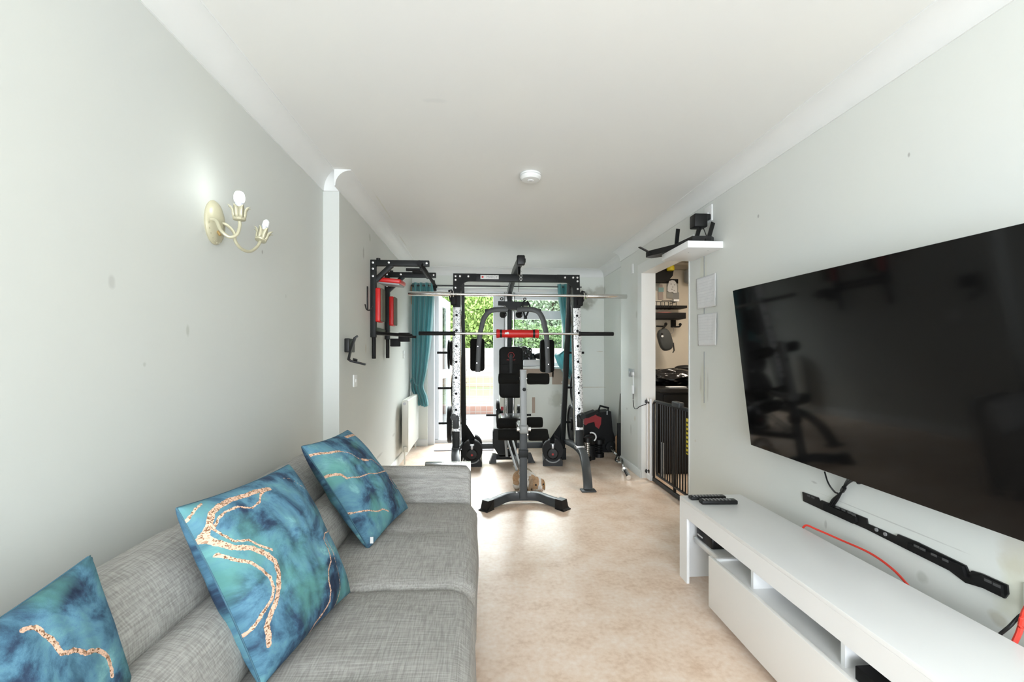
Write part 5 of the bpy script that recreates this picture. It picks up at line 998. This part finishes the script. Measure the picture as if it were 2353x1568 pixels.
# front post and T foot
MB().beam((BX, 3.60, .05), (BX, 3.60, .62), .058, .05, (0, 1, 0)).build('front_post', 'steel_l', bn)
MB().box(BX - .037, BX + .037, 3.56, 3.64, .385, .445, .004).build('post_collar', 'steel', bn)
MB().beam((BX - .002, 3.565, .60), (BX - .004, 3.575, 1.075), .050, .045, (0, 1, 0)).build('curl_arm', 'arm', bn)
MB().box(BX - .036, BX + .036, 3.53, 3.60, .575, .645, .016).build('pivot_bracket', 'arm', bn); MB().cyl((BX + .002, 3.54, .925), (BX + .002, 3.535, .925), .014).build('pivot_hole', 'blackm', bn); MB().box(BX - .028, BX + .022, 3.55, 3.60, 1.072, 1.08, .002).build('end_cap', 'greyp', bn)
for s in (-1, 1): MB().cyl((BX + s * .03, 3.56, .61), (BX + s * .055, 3.56, .61), .016).build('pivot_bolt', 'bolt', bn)
tf = smooth_path([(BX - .285, 3.50, .038), (BX - .20, 3.585, .042), (BX - .12, 3.64, .052), (BX, 3.65, .055), (BX + .12, 3.64, .052), (BX + .20, 3.57, .042), (BX + .285, 3.48, .038)], 6)
MB().sweep(tf, rect(.052, .066, .006)).build('front_foot', 'steel_l', bn)
for s, p, t_ in ((-1, tf[0], (tf[0] - tf[2])), (1, tf[-1], (tf[-1] - tf[-3]))):
    t_ = t_.normalized(); t_.z = 0; sd = V((t_.y, -t_.x, 0)); q = MB(); b0 = [p - t_ * .035, p + t_ * .030]; vs = []
    for (c_, w_, z) in ((b0[0], .036, 0), (b0[1] + t_ * .028, .046, 0), (b0[1] + t_ * .028, .046, .008), (b0[1] + t_ * .012, .036, .014), (b0[1], .031, .078), (b0[0], .034, .078)): vs += [V((c_.x, c_.y, z)) - sd * w_, V((c_.x, c_.y, z)) + sd * w_]
    n_ = 6; fs = [tuple(range(0, 12, 2)), tuple(range(11, 0, -2))] + [(2 * i, 2 * i + 1, (2 * i + 3) % 12, (2 * i + 2) % 12) for i in range(6)]; q.poly(vs, fs); q.build('foot_cap', 'black', bn)
for s in (-1, 1): MB().lathe([(.008, 0), (.008, .006), (.004, .008)], (BX + s * .05, 3.625, .088), (0, 0, 1), 10).build('bolt', 'bolt', bn)
def roller(u0, u1, v0, v1, Y, bow=.0):
    a, b = at(u0, v0, Y=Y), at(u1, v1, Y=Y); r = (a.z - b.z) / 2; zc = (a.z + b.z) / 2; L = b.x - a.x
    MB().lathe([(r * .45, 0), (r * .88, .003), (r * .97, .012), (r, .03), (r * (1 - bow), L * .5), (r, L - .03), (r * .97, L - .012), (r * .88, L - .003), (r * .45, L)], (a.x, Y, zc), (1, 0, 0), 28).build('foam_roller', 'foam', bn)
    return zc
z1 = roller(1145, 1193, 858, 883, 3.66, .04); roller(1211, 1262, 858, 884, 3.66, .04); MB().cyl((.16, 3.66, z1), (.55, 3.66, z1), .012).build('roller_axle', 'chrome', bn)
z2 = roller(1144, 1188, 961, 985, 3.85); roller(1210, 1247, 959, 983, 3.85); MB().cyl((.16, 3.85, z2), (.50, 3.85, z2), .012).build('roller_axle', 'chrome', bn)
z3 = roller(1144, 1196, 986, 1012, 3.68); roller(1214, 1259, 986, 1013, 3.68); MB().cyl((.16, 3.68, z3), (.54, 3.68, z3), .012).build('roller_axle', 'chrome', bn)
MB().beam((BX - .02, 3.86, z2), (BX - .01, 3.62, .60), .04, .05, (1, 0, 0)).build('roller_link', 'arm', bn)

# ============================================================ ADJUSTABLE DUMBBELLS
def dumbbell(label, x, y, ang):
    t = thing('adjustable_dumbbell', label, 'dumbbell', (x, y, 0), 'adjustable dumbbells on the floor'); r = .112; zc = .165
    def disc(y0, th, r_, notch, name, mt='rubber'):
        pts = [V((math.sin(R(a_)) * r_, y0, zc + math.cos(R(a_)) * r_ * 1.08)) for a_ in range(notch, 361 - notch, 8)]; pts.append(V((-.022, y0, zc + r_ * .55))); pts.append(V((.022, y0, zc + r_ * .55)))
        MB().prism(pts, (0, th, 0)).build(name, mt, t, local=True)
    for k in range(5):
        disc(-.195 + k * .018, .014, r * (1 - .03 * (k == 0)), 14, 'plate_disc'); disc(.105 + k * .018, .014, r, 14, 'plate_disc')
    MB().lathe([(.004, -.02), (.05, -.018), (.062, -.008), (.062, 0)], (0, -.195, zc - .03), (0, 1, 0), 28).build('end_cap', 'black', t, local=True)
    MB().box(-.012, .012, -.222, -.19, zc + .025, zc + .072, .005).build('selector_pin', 'silver', t, local=True)
    MB().lathe([(.012, 0), (.012, .002)], (0, -.2165, zc - .035), (0, -1, 0), 14).build('red_logo', 'redp', t, local=True)
    MB().cyl((0, -.11, zc + .01), (0, .11, zc + .01), .016).build('handle', 'chrome', t, local=True)
    q = MB(); q.prism([V((x_, -.20, z_)) for x_, z_ in ((-.105, 0), (.105, 0), (.108, .045), (.085, .085), (.05, .06), (-.05, .06), (-.085, .085), (-.108, .045))], (0, .40, 0)); q.build('cradle', 'black', t, local=True)
    MB().tube([V((math.sin(R(a_)) * .085, -.206, .115 - math.cos(R(a_)) * .075)) for a_ in range(-60, 61, 15)], .007, 8, up=(0, 1, 0)).build('cradle_rim', 'greyp', t, local=True)
    t.rotation_euler = (0, 0, R(ang)); return t
dumbbell('adjustable dumbbell in its cradle left of the bench beside the sofa arm', -.095, 5.04, 0)
dumbbell('adjustable dumbbell in its cradle right of the bench, turned slightly', .795, 5.02, -7)

# ============================================================ WALL MOUNTED PULL UP STATION
wx = XLF; ws = thing('pull_up_station', 'black wall mounted pull up and dip station with red pads on the left wall', 'pull up station', (wx, 4.0, 1.6))
YA, YZ = 3.78, 4.33
for Y_, s in ((YA, 0), (YZ, 1)):
    MB().box(wx, wx + .045, Y_ - .022, Y_ + .022, 1.34, 1.975, .004).build('wall_post', 'steel', ws)
    MB().box(wx + .044, wx + .475, Y_ - .021, Y_ + .021, 1.926, 1.974, .004).build('top_arm', 'steel', ws)
    MB().beam((wx + .03, Y_, 1.80), (wx + .17, Y_, 1.935), .04, .036, (0, 1, 0)).build('brace', 'steel', ws)
    MB().cyl((wx + .025, Y_, 1.35), (wx + .025, Y_, 1.165), .0165, 16, .004).build('dip_handle', 'rubber', ws)
    MB().cyl((wx + .06, Y_, 1.975), (wx + .06, Y_, 1.99), .017).build('top_cap', 'black', ws)
    for (dx, z) in ((.022, 1.95), (.022, 1.90), (.022, 1.84), (.15, 1.952), (.40, 1.95), (.455, 1.95)): MB().lathe([(.009, 0), (.009, .003), (.005, .005)], (wx + dx, Y_ - .022, z), (0, -1, 0), 12).build('bolt', 'bolt', ws)
MB().cyl((wx + .40, YA + .02, 1.935), (wx + .40, YZ - .02, 1.925), .015).build('pull_up_bar', 'rubber', ws)
MB().tube([(wx + .41, YA - .03, 1.945), (wx + .44, YA + .05, 1.90), (wx + .455, YZ - .1, 1.87), (wx + .475, YZ, 1.84)], .014, 10).build('bent_grip', 'rubber', ws)
MB().tube([(wx + .45, YZ, 1.90), (wx + .47, YZ - .02, 1.80)], .014, 10).build('bent_grip', 'rubber', ws)
MB().cyl((wx + .28, YA + .03, 1.905), (wx + .40, YA + .03, 1.905), .012).build('side_grip', 'rubber', ws); MB().cyl((wx + .26, YZ - .03, 1.975), (wx + .40, YZ - .03, 1.975), .013).build('side_grip', 'rubber', ws)
MB().cyl((wx + .40, YA - .06, 1.945), (wx + .40, YA - .02, 1.945), .022).build('bar_end_cap', 'rubber', ws)
MB().box(wx, wx + .02, YA, YZ, 1.40, 1.43, .002).build('lower_brace', 'steel', ws)
MB().cyl((wx + .03, YA, 1.375), (wx + .26, YZ - .1, 1.375), .015).build('lower_bar', 'blackm', ws)
q = MB(); q.box(wx + .13, wx + .23, YZ - .04, YZ + .04, 1.32, 1.405, .006).box(wx + .05, wx + .14, YZ - .02, YZ + .03, 1.275, 1.35, .006).cyl((wx + .2, YZ, 1.37), (wx + .29, YZ, 1.365), .012); q.build('dip_bracket', 'blackm', ws)
for (Y0, z0, z1_) in ((YA, 1.465, 1.745), (YZ, 1.47, 1.745)):
    MB().box(wx + .042, wx + .085, Y0 - .035, Y0 + .09, z0, z1_, .012).build('red_pad', 'red', ws); MB().box(wx + .083, wx + .100, Y0 - .033, Y0 + .088, z0 + .005, z1_ - .004, .008).build('pad_backing', 'backpad', ws)
Mx = Matrix.Translation((wx + .14, YA + .13, 1.80)) @ Matrix.Rotation(R(5), 4, 'Y') @ Matrix.Rotation(R(3), 4, 'X')
MB().box(-.095, .095, -.11, .15, 0, .038, .012, Mx).build('seat_pad', 'red', ws); MB().box(-.086, .086, -.10, .14, -.012, .002, .002, Mx).build('seat_board', 'greyp', ws)
hk = thing('cable_hook', 'black metal hook with looped cable on the left wall behind the station', 'hook', (wx, 3.66, 1.6))
MB().box(wx, wx + .008, 3.645, 3.665, 1.55, 1.74, .002).build('hook_plate', 'black', hk); MB().tube(smooth_path([at(u, v, X=x) for u, v, x in ((839, 700, -.885), (842, 711, -.87), (850, 713, -.85), (856, 704, -.83))], 5), .0045, 8).build('hook_arm', 'black', hk); MB().tube(smooth_path([at(u, v, X=-.84) for u, v in ((872, 690), (873, 712), (877, 724), (883, 715))], 5), .004, 8).build('cable', 'black', hk)
# tablet holder
th = thing('tablet_bracket', 'empty black angled tablet bracket on the left wall above the light switch', 'bracket', (wx, 3.2, 1.28))
a = at(793, 797, X=wx); MB().box(wx, wx + .035, a.y - .02, a.y + .11, at(793, 810, X=wx).z, at(793, 778, X=wx).z, .006).build('wall_block', 'black', th)
MB().sweep([at(822, 773, X=-.80), at(817, 775, X=-.81), at(805, 810, X=-.86), at(802, 826, X=-.87), at(806, 829, X=-.85), at(840, 837, X=-.76)], rect(.085, .010, .002), up=(0, 0, 1)) ; q = MB()
pp_ = [at(822, 773, X=-.80), at(816, 776, X=-.815), at(806, 805, X=-.85), at(801, 826, X=-.868), at(806, 830, X=-.855), at(840, 838, X=-.76)]
q.sweep(pp_, rect(.012, .03, .002), up=(0, 1, 0)); q.build('arm', 'black', th); MB().sweep([at(812, 826, X=-.85), at(820, 828, X=-.83)], rect(.014, .04, .002), up=(0, 1, 0)).build('stop', 'black', th)

# ============================================================ BACK RIGHT CORNER
def P0(u, v, Y): return at(u, v, Y=Y)
tr = thing('tool_trolley', 'black upright wheeled tool case with carry handle in the back right corner', 'tool case', at(1392, 1040, Y=5.55))
MB().prism([P0(u, v, 5.45) for u, v in ((1380, 948), (1404, 946), (1408, 990), (1413, 1005), (1413, 1015), (1376, 1018), (1376, 990))], (0, .25, 0)).build('shell', 'blackm', tr)
MB().tube([P0(u, v, 5.5) for u, v in ((1374, 948), (1379, 933), (1398, 938), (1395, 950))], .014, 8, up=(0, 1, 0)).build('handle', 'blackm', tr)
c = P0(1405, 1027, 5.42); MB().lathe([(.03, 0), (.062, .002), (.066, .01), (.066, .03), (.06, .038)], V((c.x, 5.43, .07)), (0, 1, 0), 24).build('wheel', 'steel', tr); MB().lathe([(.012, 0), (.012, .006)], V((c.x, 5.424, .07)), (0, 1, 0), 12).build('hub', 'bolt', tr)
MB().prism([P0(u, v, 5.46) for u, v in ((1378, 1015), (1410, 1015), (1400, 1040), (1380, 1040))], (0, .2, 0)).build('base', 'blackm', tr); MB().box(P0(1394, 0, 5.44).x, P0(1397, 0, 5.44).x, 5.445, 5.45, P0(0, 967, 5.44).z, P0(0, 957, 5.44).z).build('latch', 'greyp', tr)
rt2 = thing('red_tool_box', 'red and black power tool case leaning against the black tool case', 'tool case', at(1360, 985, Y=5.3))
MB().prism([P0(u, v, 5.25) for u, v in ((1343, 962), (1351, 960), (1366, 950), (1373, 957), (1382, 960), (1381, 975), (1376, 986), (1368, 980), (1366, 970), (1352, 973), (1346, 978), (1342, 975))], (0, .12, 0)).build('red_shell', 'red_dark', rt2)
MB().prism([P0(u, v, 5.22) for u, v in ((1341, 955), (1370, 945), (1376, 950), (1352, 961), (1342, 962))], (0, .16, 0)).build('black_lid', 'blackm', rt2); MB().prism([P0(u, v, 5.28) for u, v in ((1343, 974), (1352, 970), (1366, 968), (1372, 980), (1378, 988), (1376, 1012), (1342, 1008))], (0, .18, 0)).build('lower_shell', 'blackm', rt2)
MB().box(P0(1346, 0, 5.27).x, P0(1374, 0, 5.27).x, 5.29, 5.44, .0, P0(0, 1008, 5.28).z).build('pedestal_block', 'blackm', rt2)
def stood_dumbbell(label, u, v0, v1, Y, rb, mt, r2):
    a = at(u, v0, Y=Y); b = at(u, v1, Y=Y); t = thing('dumbbell', label, 'dumbbell', (a.x, Y, 0), None); h = a.z
    pr = []; k = .05
    while k < h: pr += [(rb, k), (rb * .72, k + .006), (rb, k + .012)]; k += .022
    MB().lathe([(rb * .7, .03)] + pr, (a.x, Y, 0), (0, 0, 1), 16).build('threaded_bar', mt, t)
    MB().lathe([(.02, 0), (r2, .002), (r2, .045), (.02, .05)], (a.x, Y, 0), (0, 0, 1), 24).build('lower_plate', 'black', t)
    MB().lathe([(.02, h - .02), (r2 * 1.1, h - .018), (r2 * 1.1, h + .03), (.02, h + .035)], (a.x, Y, 0), (0, 0, 1), 24).build('upper_plate', 'black', t); return t
stood_dumbbell('upright dumbbell with a chrome threaded bar beside the rack foot', 1350, 1012, 1050, 5.05, .030, 'chrome', .045)
stood_dumbbell('upright dumbbell with a black ribbed bar in front of the tool case', 1376, 1015, 1042, 5.22, .042, 'black', .062)
c = at(1359, 1003, Y=5.0); tag(MB().tube([c + V((.052 * math.cos(R(a_)), 0, .05 * math.sin(R(a_)) - .01)) for a_ in range(-55, 111, 11)], .0085, 10, up=(0, 1, 0)).build('white_ring', 'white'), 'white open ring clip hanging on the black weights beside the rack', 'ring clip')
kb = thing('kettlebell', 'black round weight sitting behind the white ring clip', 'kettlebell', (1.2, 5.12, .2)); MB().ball((at(1357, 1003, Y=5.1).x, 5.12, .22), (.075, .07, .065)).build('bell', 'black', kb); MB().lathe([(.06, 0), (.06, .02), (.045, .16)], (at(1357, 1003, Y=5.1).x, 5.12, 0)).build('stand_plate', 'blackm', kb)
ez = thing('curl_bar', 'zigzag chrome curl bar on the floor against the right wall', 'curl bar', at(1428, 1060, Z=.02))
e_ = [at(1408, 1030, Z=.10), at(1411, 1040, Z=.09), at(1419, 1048, Z=.07), at(1415, 1058, Z=.06), at(1424, 1064, Z=.05), at(1426, 1055, Z=.06), at(1431, 1060, Z=.05), at(1434, 1078, Z=.03)]
for p in e_: p.x = min(p.x, 1.53)
MB().tube(smooth_path(e_, 4), .0135, 12).build('bent_shaft', 'chrome', ez); p2 = at(1445, 1098, Z=.026); p2.x = min(p2.x, 1.52); MB().tube([e_[-1], p2], .0225, 14).build('sleeve', 'chrome', ez); MB().tube([e_[-1] + (e_[-1] - p2).normalized() * -.03, e_[-1] + (e_[-1] - p2).normalized() * -.045], .032, 16).build('collar', 'chrome', ez)
tag(MB().prism([P0(u, v, 5.2) for u, v in ((1419, 1000), (1425, 905), (1429, 905), (1429, 1000), (1429, 1040), (1420, 1040))], (0, .015, 0)).build('leaning_panel', 'greyp2'), 'thin grey panel leaning in the recess of the right wall', 'panel')
tag(MB().prism([P0(u, v, 5.15) for u, v in ((1414, 1004), (1422, 998), (1422, 1048), (1415, 1040))], (0, .015, 0)).build('wooden_offcut', 'wood'), 'small bare wooden offcut standing beside the short black post', 'board')
tag(MB().box(1.545, 1.60, 5.02, 5.06, .02, .42, .003).build('black_post', 'blackm'), 'short black post standing in front of the leaning board', 'post')

# ============================================================ RABBIT
rb = thing('rabbit', 'brown and white lop eared rabbit sitting on the floor behind the bench foot', 'rabbit', (.42, 3.93, 0))
def ell(c, r, rot=(0, 0, 0)): return (V(c), V(r), Euler([R(a) for a in rot]).to_matrix())
parts = [ell((.390, 4.07, .088), (.088, .11, .090)), ell((.372, 4.10, .075), (.086, .10, .075)), ell((.43, 3.985, .085), (.070, .080, .076)), ell((.487, 3.915, .078), (.060, .066, .056), (-12, 0, 0)),
         ell((.506, 3.868, .046), (.034, .036, .032)), ell((.470, 3.885, .05), (.030, .03, .03)), ell((.32, 4.03, .035), (.038, .075, .035)), ell((.44, 4.00, .035), (.036, .07, .033)), ell((.43, 3.905, .014), (.020, .045, .014)), ell((.50, 3.90, .014), (.020, .045, .014)),
         ell((.432, 3.905, .066), (.015, .026, .060), (0, 16, 0)), ell((.546, 3.915, .064), (.013, .024, .050), (0, -8, 0)), ell((.36, 4.19, .06), (.03, .03, .03))]
q = MB()
for (c, r, rt_) in parts:
    b_ = bmesh.new(); bmesh.ops.create_uvsphere(b_, u_segments=28, v_segments=18, radius=1)
    for v in b_.verts: v.co = c + rt_ @ V((v.co.x * r.x, v.co.y * r.y, v.co.z * r.z))
    q.merge(b_)
o = q.build('body', 'fur', rb, smooth=0)
md = o.modifiers.new('r', 'REMESH'); md.mode = 'VOXEL'; md.voxel_size = .0035; md.use_smooth_shade = True; md2 = o.modifiers.new('s', 'SMOOTH'); md2.iterations = 6; md2.factor = .5
bpy.context.view_layer.update(); dg = bpy.context.evaluated_depsgraph_get(); me = bpy.data.meshes.new_from_object(o.evaluated_get(dg)); o.modifiers.clear(); o.data = me
ca = me.color_attributes.new('Col', 'FLOAT_COLOR', 'POINT'); rnd = random.Random(4)
BR, WH, GY, DK = (.56, .36, .21), (.86, .82, .76), (.40, .33, .25), (.03, .02, .02)
for v in me.vertices:
    p = v.co; n1 = noise.noise(p * 22); n2 = noise.noise(p * 70); c = WH
    if p.y < 3.93 and p.x > .415:      # head
        c = BR
        if abs(p.x - .508 - n2 * .004 + (.10 - p.z) * .06) < .0125 + max(0, .085 - p.z) * .22: c = WH
        if p.z < .045: c = (.60, .48, .36) if n2 > 0 else WH
        if p.x < .447: c = (.50, .36, .24)
        if p.x > .537: c = (.44, .27, .14)
        if p.x > .552 and p.z < .05: c = GY
    else:
        if p.x < .345 + n1 * .05 and p.z > .045: c = BR
        elif p.z > .125 and p.y > 4.03: c = GY
        elif n1 > .30: c = BR
        elif n1 < -.34: c = GY
        if p.x < .33 and p.z < .05: c = WH
    k = 1 + n2 * .25; r_ = 1; v_ = tuple(min(1, x * k) for x in c); ca.data[v.index].color = (*v_, 1)
for (x, y, z) in ((.470, 3.852, .082), (.536, 3.875, .080)): MB().ball((x, y, z), .0085, 12, 8).build('eye', 'black', rb)
MB().ball((.513, 3.832, .045), (.006, .005, .004), 12, 8).build('nose', 'pink', rb)
for s in (-1, 1):
    for k in range(3): MB().tube([(.508 + s * .014, 3.842, .038 + k * .003), (.508 + s * .04, 3.84, .034 + k * .009)], .0005, 4).build('whisker', 'paper', rb)
